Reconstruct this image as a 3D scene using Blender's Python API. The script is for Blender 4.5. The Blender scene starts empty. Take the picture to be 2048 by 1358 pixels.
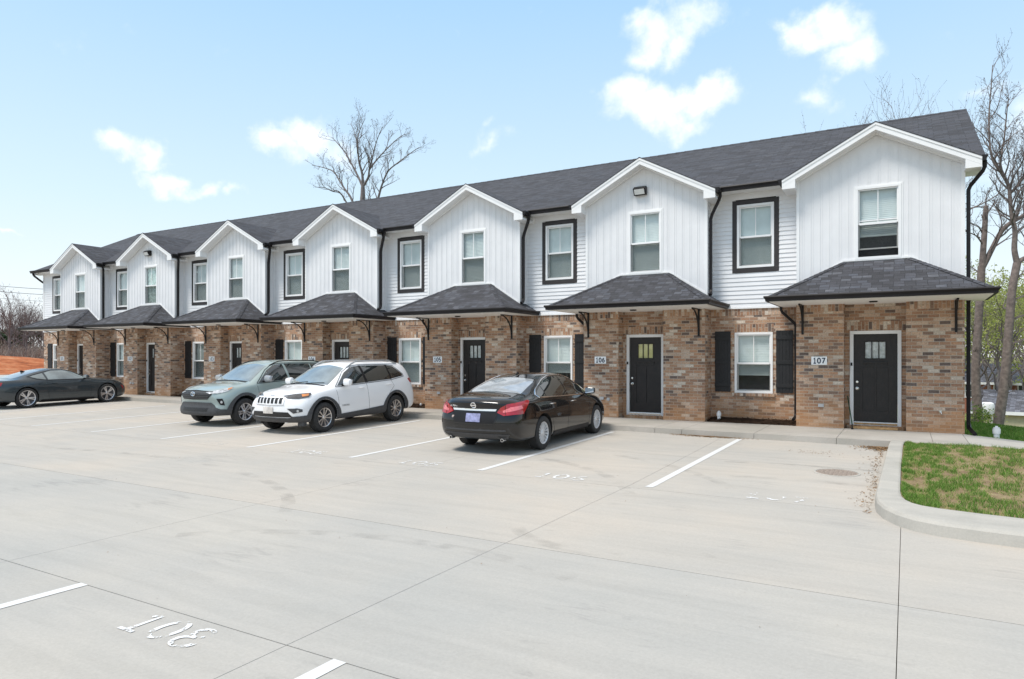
import bpy, bmesh, math, random
from math import sin, cos, pi, radians, sqrt
from mathutils import Vector, Matrix
from mathutils.bvhtree import BVHTree
from mathutils.geometry import delaunay_2d_cdt

S = bpy.context.scene
COL = S.collection

# ------------------------------------------------------------------ camera
CAMH = 1.74
cam = bpy.data.cameras.new("camera"); camo = bpy.data.objects.new("camera", cam); COL.objects.link(camo)
camo.location = (0, 0, CAMH); camo.rotation_euler = (radians(90), 0, radians(30))
cam.sensor_width = 36; cam.lens = 24; cam.shift_y = 34/2048; cam.clip_start = .1; cam.clip_end = 3000
S.camera = camo
S.render.resolution_x = 1024; S.render.resolution_y = 679
S.view_settings.view_transform = 'Standard'; S.view_settings.look = 'None'
S.view_settings.exposure = 0.6; S.view_settings.gamma = 1

# ------------------------------------------------------------------ sun and sky
SUN_EL, SUN_AZ = 61, 212            # azimuth: clockwise from +Y (building side is +Y)
sd = bpy.data.lights.new("sun", 'SUN'); sd.energy = 2.2; sd.angle = radians(18); sd.color = (1, .95, .88)
so = bpy.data.objects.new("sun", sd); COL.objects.link(so)
_e, _a = radians(SUN_EL), radians(SUN_AZ)
_d = Vector((sin(_a)*cos(_e), cos(_a)*cos(_e), sin(_e)))
so.rotation_euler = _d.to_track_quat('Z', 'Y').to_euler()

W = bpy.data.worlds.new("World"); S.world = W; W.use_nodes = True
nt = W.node_tree; nt.nodes.clear()
def N(tree, typ, **kw):
    n = tree.nodes.new(typ)
    for k, v in kw.items(): setattr(n, k, v)
    return n
def L(tree, a, b): tree.links.new(a, b)

def px_ray(u, v):                   # direction (world) the photograph's point (u, v) was seen in
    m = (u-1024)/1365; n = (713-v)/1365
    return Vector((-.5+m*.8660254, .8660254+m*.5, n))
def at_depth(u, v, d): return Vector((0, 0, CAMH)) + px_ray(u, v)*d

wo = N(nt, 'ShaderNodeOutputWorld'); bg = N(nt, 'ShaderNodeBackground'); bg.inputs[1].default_value = .12
L(nt, bg.outputs[0], wo.inputs[0])
sky = N(nt, 'ShaderNodeTexSky'); sky.sky_type = 'NISHITA'; sky.sun_disc = False
sky.sun_elevation = _e; sky.sun_rotation = _a; sky.air_density = 1.0; sky.dust_density = 1.2; sky.ozone_density = 1.0
tc = N(nt, 'ShaderNodeTexCoord')
nrm = N(nt, 'ShaderNodeVectorMath', operation='NORMALIZE'); L(nt, tc.outputs['Generated'], nrm.inputs[0])
# thin high haze over the whole sky, stronger towards the horizon
sep = N(nt, 'ShaderNodeSeparateXYZ'); L(nt, nrm.outputs[0], sep.inputs[0])
hz = N(nt, 'ShaderNodeMapRange'); hz.inputs[1].default_value = 0; hz.inputs[2].default_value = .3
hz.inputs[3].default_value = .96; hz.inputs[4].default_value = .88; L(nt, sep.outputs['Z'], hz.inputs[0])
hmix = N(nt, 'ShaderNodeMix', data_type='RGBA'); L(nt, hz.outputs[0], hmix.inputs['Factor'])
L(nt, sky.outputs[0], hmix.inputs[6])
hgrad = N(nt, 'ShaderNodeValToRGB'); L(nt, sep.outputs['Z'], hgrad.inputs[0])
HZ = 6.0
hgrad.color_ramp.elements[0].position = 0; hgrad.color_ramp.elements[0].color = (.98, 1, 1, 1)
hgrad.color_ramp.elements[1].position = .55; hgrad.color_ramp.elements[1].color = (.35, .64, 1, 1)
e_ = hgrad.color_ramp.elements.new(.2); e_.color = (.70, .88, 1, 1)
e_ = hgrad.color_ramp.elements.new(.85); e_.color = (.98, .97, .95, 1)  # unseen sky overhead, whitened to take the blue out of the fill light
hs = N(nt, 'ShaderNodeVectorMath', operation='SCALE'); hs.inputs['Scale'].default_value = HZ
L(nt, hgrad.outputs[0], hs.inputs[0]); L(nt, hs.outputs[0], hmix.inputs[7])
# clouds: each a soft ellipse of sky broken up by noise
nw = N(nt, 'ShaderNodeTexNoise'); nw.inputs['Scale'].default_value = 11; nw.inputs['Detail'].default_value = 6
nw.inputs['Roughness'].default_value = .55; L(nt, nrm.outputs[0], nw.inputs['Vector'])
nws = N(nt, 'ShaderNodeVectorMath', operation='SUBTRACT'); L(nt, nw.outputs['Color'], nws.inputs[0]); nws.inputs[1].default_value = (.5, .5, .5)
nwm = N(nt, 'ShaderNodeVectorMath', operation='MULTIPLY_ADD'); L(nt, nws.outputs[0], nwm.inputs[0]); nwm.inputs[1].default_value = (.105,)*3
L(nt, nrm.outputs[0], nwm.inputs[2])
CLOUDS = [(1300, 75, 60, 45, 1), (1360, 40, 75, 52, 1), (1350, 95, 45, 40, .75), (1610, 75, 60, 40, 1.1), (1670, 60, 80, 52, 1.2), (1700, 105, 75, 50, 1.1),
          (1255, 170, 62, 42, 1.2), (1300, 200, 85, 52, 1.15), (1410, 195, 78, 45, 1.2), (1385, 238, 70, 38, .9), (1620, 203, 55, 30, .8),
          (560, 280, 55, 38, 1.0), (615, 262, 60, 36, 1.1), (655, 290, 45, 36, .9), (640, 345, 45, 30, .5), (238, 285, 42, 34, 1.05), (290, 310, 50, 34, 1.1), (345, 355, 55, 30, 1.0),
          (410, 378, 60, 26, 1.0), (470, 398, 40, 16, .8), (975, 262, 38, 26, .7), (985, 290, 48, 24, .6), (1960, 185, 55, 34, .7),
          (2040, 235, 70, 60, .8), (1980, 330, 90, 60, .6), (15, 478, 35, 8, .6)]
last = None
for (cu, cv, ru, rv, st) in CLOUDS:
    c = px_ray(cu, cv); dist = c.length; c.normalize()
    rgt = Vector((c.y, -c.x, 0)).normalized(); up = rgt.cross(c)
    k = 1/1365
    m = math.hypot(1, (cu-1024)/1365)
    rx = ru*k/(m*m)*1.06; ry = rv*k/m*1.06
    d1 = N(nt, 'ShaderNodeVectorMath', operation='DOT_PRODUCT'); L(nt, nwm.outputs[0], d1.inputs[0]); d1.inputs[1].default_value = rgt/rx
    d2 = N(nt, 'ShaderNodeVectorMath', operation='DOT_PRODUCT'); L(nt, nwm.outputs[0], d2.inputs[0]); d2.inputs[1].default_value = up/ry
    cb = N(nt, 'ShaderNodeCombineXYZ'); L(nt, d1.outputs['Value'], cb.inputs[0]); L(nt, d2.outputs['Value'], cb.inputs[1])
    ln = N(nt, 'ShaderNodeVectorMath', operation='LENGTH'); L(nt, cb.outputs[0], ln.inputs[0])
    mr = N(nt, 'ShaderNodeMapRange'); mr.inputs[1].default_value = 0; mr.inputs[2].default_value = 1.35
    mr.inputs[3].default_value = st; mr.inputs[4].default_value = 0; L(nt, ln.outputs['Value'], mr.inputs[0])
    if last is None: last = mr.outputs[0]
    else:
        mx = N(nt, 'ShaderNodeMath', operation='SMOOTH_MAX'); mx.inputs[2].default_value = .12
        L(nt, last, mx.inputs[0]); L(nt, mr.outputs[0], mx.inputs[1]); last = mx.outputs[0]
n2 = N(nt, 'ShaderNodeTexNoise'); n2.inputs['Scale'].default_value = 20; n2.inputs['Detail'].default_value = 8; n2.inputs['Roughness'].default_value = .6
L(nt, nrm.outputs[0], n2.inputs['Vector'])
ad = N(nt, 'ShaderNodeMath', operation='MULTIPLY_ADD'); L(nt, n2.outputs[0], ad.inputs[0]); ad.inputs[1].default_value = 1.45; L(nt, last, ad.inputs[2])
cm = N(nt, 'ShaderNodeMapRange'); cm.interpolation_type = 'SMOOTHSTEP'; cm.inputs[1].default_value = .99; cm.inputs[2].default_value = 1.85
L(nt, ad.outputs[0], cm.inputs[0])
cmix = N(nt, 'ShaderNodeMix', data_type='RGBA'); L(nt, cm.outputs[0], cmix.inputs['Factor']); L(nt, hmix.outputs[2], cmix.inputs[6])
ccol = N(nt, 'ShaderNodeValToRGB'); L(nt, nw.outputs[0], ccol.inputs[0]); ccol.color_ramp.elements[0].position = .38; ccol.color_ramp.elements[1].position = .6
ccol.color_ramp.elements[0].color = (.80, .86, .93, 1); ccol.color_ramp.elements[1].color = (1, 1, 1, 1)
csc = N(nt, 'ShaderNodeVectorMath', operation='SCALE'); csc.inputs['Scale'].default_value = 7.3; L(nt, ccol.outputs[0], csc.inputs[0]); L(nt, csc.outputs[0], cmix.inputs[7])
L(nt, cmix.outputs[2], bg.inputs[0])

# ------------------------------------------------------------------ helpers
def setp(o, label=None, cat=None, group=None, kind=None):
    if label: o['label'] = label
    if cat: o['category'] = cat
    if group: o['group'] = group
    if kind: o['kind'] = kind
    return o
def empty(name, loc=(0, 0, 0), rz=0):
    o = bpy.data.objects.new(name, None); COL.objects.link(o); o.location = loc; o.rotation_euler = (0, 0, rz)
    o.empty_display_size = .3
    return o

class MB:
    def __init__(s): s.v = []; s.f = []; s.m = []
    def add(s, vs, fs, m=0):
        b = len(s.v); s.v += [tuple(v) for v in vs]
        for f in fs: s.f.append([b+i for i in f]); s.m.append(m)
    def box(s, x0, x1, y0, y1, z0, z1, m=0):
        s.add([(x0,y0,z0),(x1,y0,z0),(x1,y1,z0),(x0,y1,z0),(x0,y0,z1),(x1,y0,z1),(x1,y1,z1),(x0,y1,z1)],
              [(0,3,2,1),(4,5,6,7),(0,1,5,4),(1,2,6,5),(2,3,7,6),(3,0,4,7)], m)
    def poly(s, pts, m=0): s.add(pts, [tuple(range(len(pts)))], m)
    def prism(s, pts, vec, m=0):
        n = len(pts); vec = Vector(vec); p2 = [Vector(p)+vec for p in pts]
        s.add(list(pts)+p2, [tuple(range(n))[::-1], tuple(range(n, 2*n))] + [(i, (i+1) % n, n+(i+1) % n, n+i) for i in range(n)], m)
    def tube(s, pts, rad, n=8, cap=True, m=0, flat=1.0):
        pts = [Vector(p) for p in pts]
        if not hasattr(rad, '__len__'): rad = [rad]*len(pts)
        b = len(s.v); prev = None
        for i, p in enumerate(pts):
            t = (pts[min(i+1, len(pts)-1)]-pts[max(i-1, 0)])
            if t.length < 1e-9: t = Vector((0, 0, 1))
            t.normalize()
            if prev is None:
                a = Vector((0, 0, 1)) if abs(t.z) < .9 else Vector((1, 0, 0)); x = t.cross(a).normalized()
            else: x = (prev-t*prev.dot(t)); x = x.normalized() if x.length > 1e-6 else prev
            prev = x; y = t.cross(x)
            for k in range(n):
                a = 2*pi*(k+.5)/n
                s.v.append(tuple(p+x*cos(a)*rad[i]+y*sin(a)*rad[i]*flat))
        for i in range(len(pts)-1):
            for k in range(n):
                s.f.append([b+i*n+k, b+i*n+(k+1) % n, b+(i+1)*n+(k+1) % n, b+(i+1)*n+k]); s.m.append(m)
        if cap and n > 2:
            s.f.append([b+k for k in range(n)][::-1]); s.m.append(m)
            e = b+(len(pts)-1)*n; s.f.append([e+k for k in range(n)]); s.m.append(m)
    def lathe(s, prof, n=24, axis='z', c=(0, 0, 0), m=0, closed=False):   # prof: (radius, height)
        b = len(s.v); c = Vector(c)
        for (r, h) in prof:
            for k in range(n):
                a = 2*pi*k/n
                q = Vector((r*cos(a), r*sin(a), h)) if axis == 'z' else Vector((r*cos(a), h, r*sin(a)))
                s.v.append(tuple(c+q))
        P = len(prof)
        for i in range(P-1 if not closed else P):
            j = (i+1) % P
            for k in range(n):
                q = [b+i*n+k, b+i*n+(k+1) % n, b+j*n+(k+1) % n, b+j*n+k]
                if axis == 'y': q = q[::-1]
                s.f.append(q); s.m.append(m)
    def build(s, name, mats, parent=None, smooth=False, bevel=0, uv=True, sharp=40, loc=None):
        me = bpy.data.meshes.new(name); me.from_pydata(s.v, [], s.f)
        if not isinstance(mats, (list, tuple)): mats = [mats]
        for m_ in mats: me.materials.append(m_)
        me.polygons.foreach_set('material_index', s.m)
        if smooth:
            me.polygons.foreach_set('use_smooth', [True]*len(me.polygons)); me.set_sharp_from_angle(angle=radians(sharp))
        if uv: uvmap(me)
        me.update()
        o = bpy.data.objects.new(name, me); COL.objects.link(o)
        if parent: o.parent = parent
        if loc: o.location = loc
        if bevel:
            bm_ = o.modifiers.new('bevel', 'BEVEL'); bm_.width = bevel; bm_.segments = 2; bm_.limit_method = 'ANGLE'
        return o
def uvmap(me):                      # metres along the face's level direction and up its slope
    ul = me.uv_layers.new(name='uv'); d = ul.data; Z = Vector((0, 0, 1))
    for p in me.polygons:
        n = p.normal; t = Z.cross(n)
        t = t.normalized() if t.length > .02 else Vector((1, 0, 0))
        b = n.cross(t)
        for li in p.loop_indices:
            co = me.vertices[me.loops[li].vertex_index].co
            d[li].uv = (co.dot(t), co.dot(b))

# ------------------------------------------------------------------ materials
MATS = {}
def base(name):
    m = bpy.data.materials.new(name); m.use_nodes = True; MATS[name] = m
    t = m.node_tree; return m, t, t.nodes['Principled BSDF']
def pm(name, col, rough=.5, metal=0, var=.12, scale=6, bump=0, bscale=40, coat=0, spec=.5, obj=True):
    m, t, b = base(name)
    b.inputs['Roughness'].default_value = rough; b.inputs['Metallic'].default_value = metal
    b.inputs['Coat Weight'].default_value = coat; b.inputs['Coat Roughness'].default_value = .03
    b.inputs['Specular IOR Level'].default_value = spec
    c = N(t, 'ShaderNodeTexCoord'); no = N(t, 'ShaderNodeTexNoise'); no.inputs['Scale'].default_value = scale; no.inputs['Detail'].default_value = 5
    L(t, c.outputs['Object'], no.inputs['Vector'])
    r = N(t, 'ShaderNodeValToRGB'); L(t, no.outputs[0], r.inputs[0])
    r.color_ramp.elements[0].position = .3; r.color_ramp.elements[1].position = .7
    r.color_ramp.elements[0].color = tuple(x*(1-var) for x in col)+(1,)
    r.color_ramp.elements[1].color = tuple(min(1, x*(1+var)) for x in col)+(1,)
    L(t, r.outputs[0], b.inputs['Base Color'])
    if bump:
        n2 = N(t, 'ShaderNodeTexNoise'); n2.inputs['Scale'].default_value = bscale; n2.inputs['Detail'].default_value = 4
        L(t, c.outputs['Object'], n2.inputs['Vector'])
        bp = N(t, 'ShaderNodeBump'); bp.inputs['Strength'].default_value = bump; bp.inputs['Distance'].default_value = .01
        L(t, n2.outputs[0], bp.inputs['Height']); L(t, bp.outputs[0], b.inputs['Normal'])
    return m
def ramp(t, stops, interp='LINEAR'):
    r = N(t, 'ShaderNodeValToRGB'); cr = r.color_ramp; cr.interpolation = interp
    while len(cr.elements) < len(stops): cr.elements.new(.5)
    for e, (p, c) in zip(cr.elements, stops): e.position = p
    for e, (p, c) in zip(cr.elements, stops): e.color = tuple(c)+(1,)
    return r
def uvvec(t, swap=False):
    u = N(t, 'ShaderNodeUVMap'); u.uv_map = 'uv'; oi = N(t, 'ShaderNodeObjectInfo')
    ge = N(t, 'ShaderNodeSeparateXYZ'); L(t, oi.outputs['Location'], ge.inputs[0])
    s = N(t, 'ShaderNodeSeparateXYZ'); L(t, u.outputs[0], s.inputs[0])
    a = N(t, 'ShaderNodeMath', operation='ADD'); L(t, s.outputs['X'], a.inputs[0]); L(t, ge.outputs['X'], a.inputs[1])
    c = N(t, 'ShaderNodeCombineXYZ')
    L(t, a.outputs[0], c.inputs[1 if swap else 0]); L(t, s.outputs['Y'], c.inputs[0 if swap else 1])
    return c.outputs[0]
def brick_mat(name, swap=False):
    m, t, b = base(name); v = uvvec(t, swap)
    # slightly uneven lines
    nz = N(t, 'ShaderNodeTexNoise'); nz.inputs['Scale'].default_value = 14; L(t, v, nz.inputs['Vector'])
    ns = N(t, 'ShaderNodeVectorMath', operation='MULTIPLY_ADD'); L(t, nz.outputs['Color'], ns.inputs[0]); ns.inputs[1].default_value = (.006, .004, 0); L(t, v, ns.inputs[2])
    br = N(t, 'ShaderNodeTexBrick'); L(t, ns.outputs[0], br.inputs['Vector'])
    br.inputs['Scale'].default_value = 1; br.inputs['Brick Width'].default_value = .205; br.inputs['Row Height'].default_value = .0735
    br.inputs['Mortar Size'].default_value = .0055; br.inputs['Mortar Smooth'].default_value = .25; br.inputs['Bias'].default_value = 0
    br.inputs['Color1'].default_value = (0, 0, 0, 1); br.inputs['Color2'].default_value = (1, 1, 1, 1); br.inputs['Mortar'].default_value = (.5, .5, .5, 1)
    r = ramp(t, [(0, (.15, .115, .10)), (.06, (.24, .165, .125)), (.16, (.34, .205, .135)), (.34, (.43, .275, .18)), (.48, (.50, .355, .26)),
                 (.60, (.385, .235, .155)), (.72, (.54, .42, .33)), (.84, (.45, .265, .165)), (.93, (.60, .53, .45))], 'CONSTANT')
    L(t, br.outputs['Color'], r.inputs[0])
    # smears of pale wash and soot inside the brick faces
    n1 = N(t, 'ShaderNodeTexNoise'); n1.inputs['Scale'].default_value = 30; n1.inputs['Detail'].default_value = 7; n1.inputs['Roughness'].default_value = .75; L(t, v, n1.inputs['Vector'])
    r1 = ramp(t, [(.36, (.42, .37, .34)), (.47, (.95, .95, .95)), (.56, (1.0, 1.0, 1.0)), (.64, (1.5, 1.52, 1.55))]); L(t, n1.outputs[0], r1.inputs[0])
    mu = N(t, 'ShaderNodeMix', data_type='RGBA', blend_type='MULTIPLY'); mu.inputs['Factor'].default_value = .8
    L(t, r.outputs[0], mu.inputs[6]); L(t, r1.outputs[0], mu.inputs[7])
    n3 = N(t, 'ShaderNodeTexNoise'); n3.inputs['Scale'].default_value = 1.3; n3.inputs['Detail'].default_value = 3; L(t, v, n3.inputs['Vector'])
    r3 = ramp(t, [(.35, (.86, .80, .76)), (.65, (1.12, 1.1, 1.08))]); L(t, n3.outputs[0], r3.inputs[0])
    mu2 = N(t, 'ShaderNodeMix', data_type='RGBA', blend_type='MULTIPLY'); mu2.inputs['Factor'].default_value = 1
    L(t, mu.outputs[2], mu2.inputs[6]); L(t, r3.outputs[0], mu2.inputs[7])
    mo = N(t, 'ShaderNodeMix', data_type='RGBA'); L(t, br.outputs['Fac'], mo.inputs['Factor']); L(t, mu2.outputs[2], mo.inputs[6]); mo.inputs[7].default_value = (.46, .40, .33, 1)
    # red clay splashed on the lowest courses
    ge = N(t, 'ShaderNodeNewGeometry'); sp = N(t, 'ShaderNodeSeparateXYZ'); L(t, ge.outputs['Position'], sp.inputs[0])
    na = N(t, 'ShaderNodeTexNoise'); na.inputs['Scale'].default_value = 2.2; na.inputs['Detail'].default_value = 5; L(t, ge.outputs['Position'], na.inputs['Vector'])
    ma = N(t, 'ShaderNodeMath', operation='MULTIPLY_ADD'); L(t, na.outputs[0], ma.inputs[0]); ma.inputs[1].default_value = -1.9; L(t, sp.outputs['Z'], ma.inputs[2])
    mp = N(t, 'ShaderNodeMapRange'); mp.inputs[1].default_value = -.75; mp.inputs[2].default_value = -.15; mp.inputs[3].default_value = .55; mp.inputs[4].default_value = 0; L(t, ma.outputs[0], mp.inputs[0])
    cl = N(t, 'ShaderNodeMix', data_type='RGBA'); L(t, mp.outputs[0], cl.inputs['Factor']); L(t, mo.outputs[2], cl.inputs[6]); cl.inputs[7].default_value = (.42, .21, .085, 1)
    L(t, cl.outputs[2], b.inputs['Base Color']); b.inputs['Roughness'].default_value = .88
    bp = N(t, 'ShaderNodeBump'); bp.inputs['Strength'].default_value = .55; bp.inputs['Distance'].default_value = .008; bp.invert = True
    L(t, br.outputs['Fac'], bp.inputs['Height'])
    bp2 = N(t, 'ShaderNodeBump'); bp2.inputs['Strength'].default_value = .5; bp2.inputs['Distance'].default_value = .006
    L(t, n1.outputs[0], bp2.inputs['Height']); L(t, bp.outputs[0], bp2.inputs['Normal']); L(t, bp2.outputs[0], b.inputs['Normal'])
    return m
def shingle_mat(name, w, h, dark=1.0, cont=1.0):
    m, t, b = base(name); v = uvvec(t)
    nz = N(t, 'ShaderNodeTexNoise'); nz.inputs['Scale'].default_value = 5; L(t, v, nz.inputs['Vector'])
    ns = N(t, 'ShaderNodeVectorMath', operation='MULTIPLY_ADD'); L(t, nz.outputs['Color'], ns.inputs[0]); ns.inputs[1].default_value = (.05, .012, 0); L(t, v, ns.inputs[2])
    br = N(t, 'ShaderNodeTexBrick'); L(t, ns.outputs[0], br.inputs['Vector']); br.offset = .37; br.offset_frequency = 3
    br.inputs['Scale'].default_value = 1; br.inputs['Brick Width'].default_value = w; br.inputs['Row Height'].default_value = h
    br.inputs['Mortar Size'].default_value = .006; br.inputs['Mortar Smooth'].default_value = .3; br.inputs['Bias'].default_value = 0
    br.inputs['Color1'].default_value = (0, 0, 0, 1); br.inputs['Color2'].default_value = (1, 1, 1, 1); br.inputs['Mortar'].default_value = (0, 0, 0, 1)
    r = ramp(t, [(0, (.040*dark, .040*dark, .045*dark)), (.3, (.051*dark, .051*dark, .058*dark)), (.62, (.066*dark, .067*dark, .078*dark)),
                 (.85, (.082*dark*cont, .087*dark*cont, .104*dark*cont)), (1, (.11*dark*cont, .112*dark*cont, .125*dark*cont))])
    L(t, br.outputs['Color'], r.inputs[0])
    n1 = N(t, 'ShaderNodeTexNoise'); n1.inputs['Scale'].default_value = 90; n1.inputs['Detail'].default_value = 3; L(t, v, n1.inputs['Vector'])
    r1 = ramp(t, [(.35, (.6, .6, .6)), (.65, (1.4, 1.4, 1.4))]); L(t, n1.outputs[0], r1.inputs[0])
    mu = N(t, 'ShaderNodeMix', data_type='RGBA', blend_type='MULTIPLY'); mu.inputs['Factor'].default_value = .75; L(t, r.outputs[0], mu.inputs[6]); L(t, r1.outputs[0], mu.inputs[7])
    # long streaks along the courses
    mpg = N(t, 'ShaderNodeMapping'); mpg.inputs['Scale'].default_value = (4.5, 34, 1); L(t, v, mpg.inputs['Vector'])
    n4 = N(t, 'ShaderNodeTexNoise'); n4.inputs['Scale'].default_value = 1; n4.inputs['Detail'].default_value = 4; L(t, mpg.outputs[0], n4.inputs['Vector'])
    r4 = ramp(t, [(.35, (.72, .71, .72)), (.6, (1.05, 1.05, 1.05)), (.72, (1.6, 1.55, 1.55))]); L(t, n4.outputs[0], r4.inputs[0])
    m4 = N(t, 'ShaderNodeMix', data_type='RGBA', blend_type='MULTIPLY'); m4.inputs['Factor'].default_value = .9; L(t, mu.outputs[2], m4.inputs[6]); L(t, r4.outputs[0], m4.inputs[7])
    mo = N(t, 'ShaderNodeMix', data_type='RGBA'); L(t, br.outputs['Fac'], mo.inputs['Factor']); L(t, m4.outputs[2], mo.inputs[6]); mo.inputs[7].default_value = (.022, .022, .024, 1)
    L(t, mo.outputs[2], b.inputs['Base Color']); b.inputs['Roughness'].default_value = .9
    bp = N(t, 'ShaderNodeBump'); bp.inputs['Strength'].default_value = .6; bp.inputs['Distance'].default_value = .008; bp.invert = True
    L(t, br.outputs['Fac'], bp.inputs['Height']); L(t, bp.outputs[0], b.inputs['Normal'])
    return m
def glass_mat(name, tint, alpha, rough=.02, refl=1.0):
    m, t, b = base(name); t.nodes.remove(b); out = t.nodes['Material Output']
    tr = N(t, 'ShaderNodeBsdfTransparent'); tr.inputs[0].default_value = tuple(tint)+(1,)
    df = N(t, 'ShaderNodeBsdfDiffuse'); df.inputs[0].default_value = (.03, .035, .035, 1)
    gl = N(t, 'ShaderNodeBsdfGlossy'); gl.inputs['Roughness'].default_value = rough; gl.inputs[0].default_value = (refl, refl, refl, 1)
    m1 = N(t, 'ShaderNodeMixShader'); m1.inputs[0].default_value = alpha; L(t, tr.outputs[0], m1.inputs[1]); L(t, df.outputs[0], m1.inputs[2])
    fr = N(t, 'ShaderNodeFresnel'); fr.inputs[0].default_value = 1.52
    geo = N(t, 'ShaderNodeTexCoord'); no = N(t, 'ShaderNodeTexNoise'); no.inputs['Scale'].default_value = 1.6; L(t, geo.outputs['Object'], no.inputs['Vector'])
    bp = N(t, 'ShaderNodeBump'); bp.inputs['Strength'].default_value = .06; bp.inputs['Distance'].default_value = .1; L(t, no.outputs[0], bp.inputs['Height'])
    L(t, bp.outputs[0], gl.inputs['Normal'])
    gb = N(t, 'ShaderNodeNewGeometry'); nb_ = N(t, 'ShaderNodeMath', operation='SUBTRACT'); nb_.inputs[0].default_value = 1; L(t, gb.outputs['Backfacing'], nb_.inputs[1])
    fm = N(t, 'ShaderNodeMath', operation='MULTIPLY'); L(t, fr.outputs[0], fm.inputs[0]); L(t, nb_.outputs[0], fm.inputs[1])
    m2 = N(t, 'ShaderNodeMixShader'); L(t, fm.outputs[0], m2.inputs[0]); L(t, m1.outputs[0], m2.inputs[1]); L(t, gl.outputs[0], m2.inputs[2])
    L(t, m2.outputs[0], out.inputs[0]); return m
def concrete_mat(name, c1, c2, c3, streak=1.0, big=.35):
    m, t, b = base(name); ge = N(t, 'ShaderNodeNewGeometry'); P = ge.outputs['Position']
    n1 = N(t, 'ShaderNodeTexNoise'); n1.inputs['Scale'].default_value = big; n1.inputs['Detail'].default_value = 5; n1.inputs['Roughness'].default_value = .55; L(t, P, n1.inputs['Vector'])
    r1 = ramp(t, [(.36, c1), (.5, c2), (.64, c3)]); L(t, n1.outputs[0], r1.inputs[0])
    mp = N(t, 'ShaderNodeMapping'); mp.inputs['Rotation'].default_value = (0, 0, .25); mp.inputs['Scale'].default_value = (.5, 5, 1); L(t, P, mp.inputs['Vector'])
    n2 = N(t, 'ShaderNodeTexNoise'); n2.inputs['Scale'].default_value = 1; n2.inputs['Detail'].default_value = 8; n2.inputs['Roughness'].default_value = .65; n2.inputs['Distortion'].default_value = .6; L(t, mp.outputs[0], n2.inputs['Vector'])
    a = 1-.12*streak
    r2 = ramp(t, [(.3, (a, a, a)), (.5, (1, 1, 1)), (.72, (1.06, 1.055, 1.05))]); L(t, n2.outputs[0], r2.inputs[0])
    mu = N(t, 'ShaderNodeMix', data_type='RGBA', blend_type='MULTIPLY'); mu.inputs['Factor'].default_value = 1; L(t, r1.outputs[0], mu.inputs[6]); L(t, r2.outputs[0], mu.inputs[7])
    n3 = N(t, 'ShaderNodeTexNoise'); n3.inputs['Scale'].default_value = 55; n3.inputs['Detail'].default_value = 6; n3.inputs['Roughness'].default_value = .75; L(t, P, n3.inputs['Vector'])
    r3 = ramp(t, [(.3, (.86, .86, .86)), (.7, (1.1, 1.1, 1.1))]); L(t, n3.outputs[0], r3.inputs[0])
    mu2 = N(t, 'ShaderNodeMix', data_type='RGBA', blend_type='MULTIPLY'); mu2.inputs['Factor'].default_value = .7; L(t, mu.outputs[2], mu2.inputs[6]); L(t, r3.outputs[0], mu2.inputs[7])
    # sparse rubber scuffs and drips
    n5 = N(t, 'ShaderNodeTexNoise'); n5.inputs['Scale'].default_value = .8; n5.inputs['Detail'].default_value = 2; L(t, P, n5.inputs['Vector'])
    mp6 = N(t, 'ShaderNodeMapping'); mp6.inputs['Rotation'].default_value = (0, 0, -.35); mp6.inputs['Scale'].default_value = (1.3, 7, 1); L(t, P, mp6.inputs['Vector'])
    n6 = N(t, 'ShaderNodeTexNoise'); n6.inputs['Scale'].default_value = 1.4; n6.inputs['Detail'].default_value = 7; n6.inputs['Distortion'].default_value = 1.6; L(t, mp6.outputs[0], n6.inputs['Vector'])
    ad = N(t, 'ShaderNodeMath', operation='ADD'); L(t, n5.outputs[0], ad.inputs[0]); L(t, n6.outputs[0], ad.inputs[1])
    r6 = ramp(t, [(0, (1, 1, 1)), (.585, (1, 1, 1)), (.66, (.80, .80, .81)), (.75, (.70, .70, .71))]);
    hf = N(t, 'ShaderNodeMath', operation='MULTIPLY'); L(t, ad.outputs[0], hf.inputs[0]); hf.inputs[1].default_value = .5; L(t, hf.outputs[0], r6.inputs[0])
    mu3 = N(t, 'ShaderNodeMix', data_type='RGBA', blend_type='MULTIPLY'); mu3.inputs['Factor'].default_value = streak; L(t, mu2.outputs[2], mu3.inputs[6]); L(t, r6.outputs[0], mu3.inputs[7])
    # small dark specks (grit, gum)
    vo = N(t, 'ShaderNodeTexVoronoi'); vo.inputs['Scale'].default_value = 1.1; L(t, P, vo.inputs['Vector'])
    rv = ramp(t, [(0, (.45, .42, .40)), (.012, (.5, .47, .45)), (.022, (1, 1, 1))]); L(t, vo.outputs['Distance'], rv.inputs[0])
    mu4 = N(t, 'ShaderNodeMix', data_type='RGBA', blend_type='MULTIPLY'); mu4.inputs['Factor'].default_value = 1; L(t, mu3.outputs[2], mu4.inputs[6]); L(t, rv.outputs[0], mu4.inputs[7])
    L(t, mu4.outputs[2], b.inputs['Base Color']); b.inputs['Roughness'].default_value = .85; b.inputs['Specular IOR Level'].default_value = .3
    bp = N(t, 'ShaderNodeBump'); bp.inputs['Strength'].default_value = .25; bp.inputs['Distance'].default_value = .004; L(t, n3.outputs[0], bp.inputs['Height']); L(t, bp.outputs[0], b.inputs['Normal'])
    return m
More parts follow.
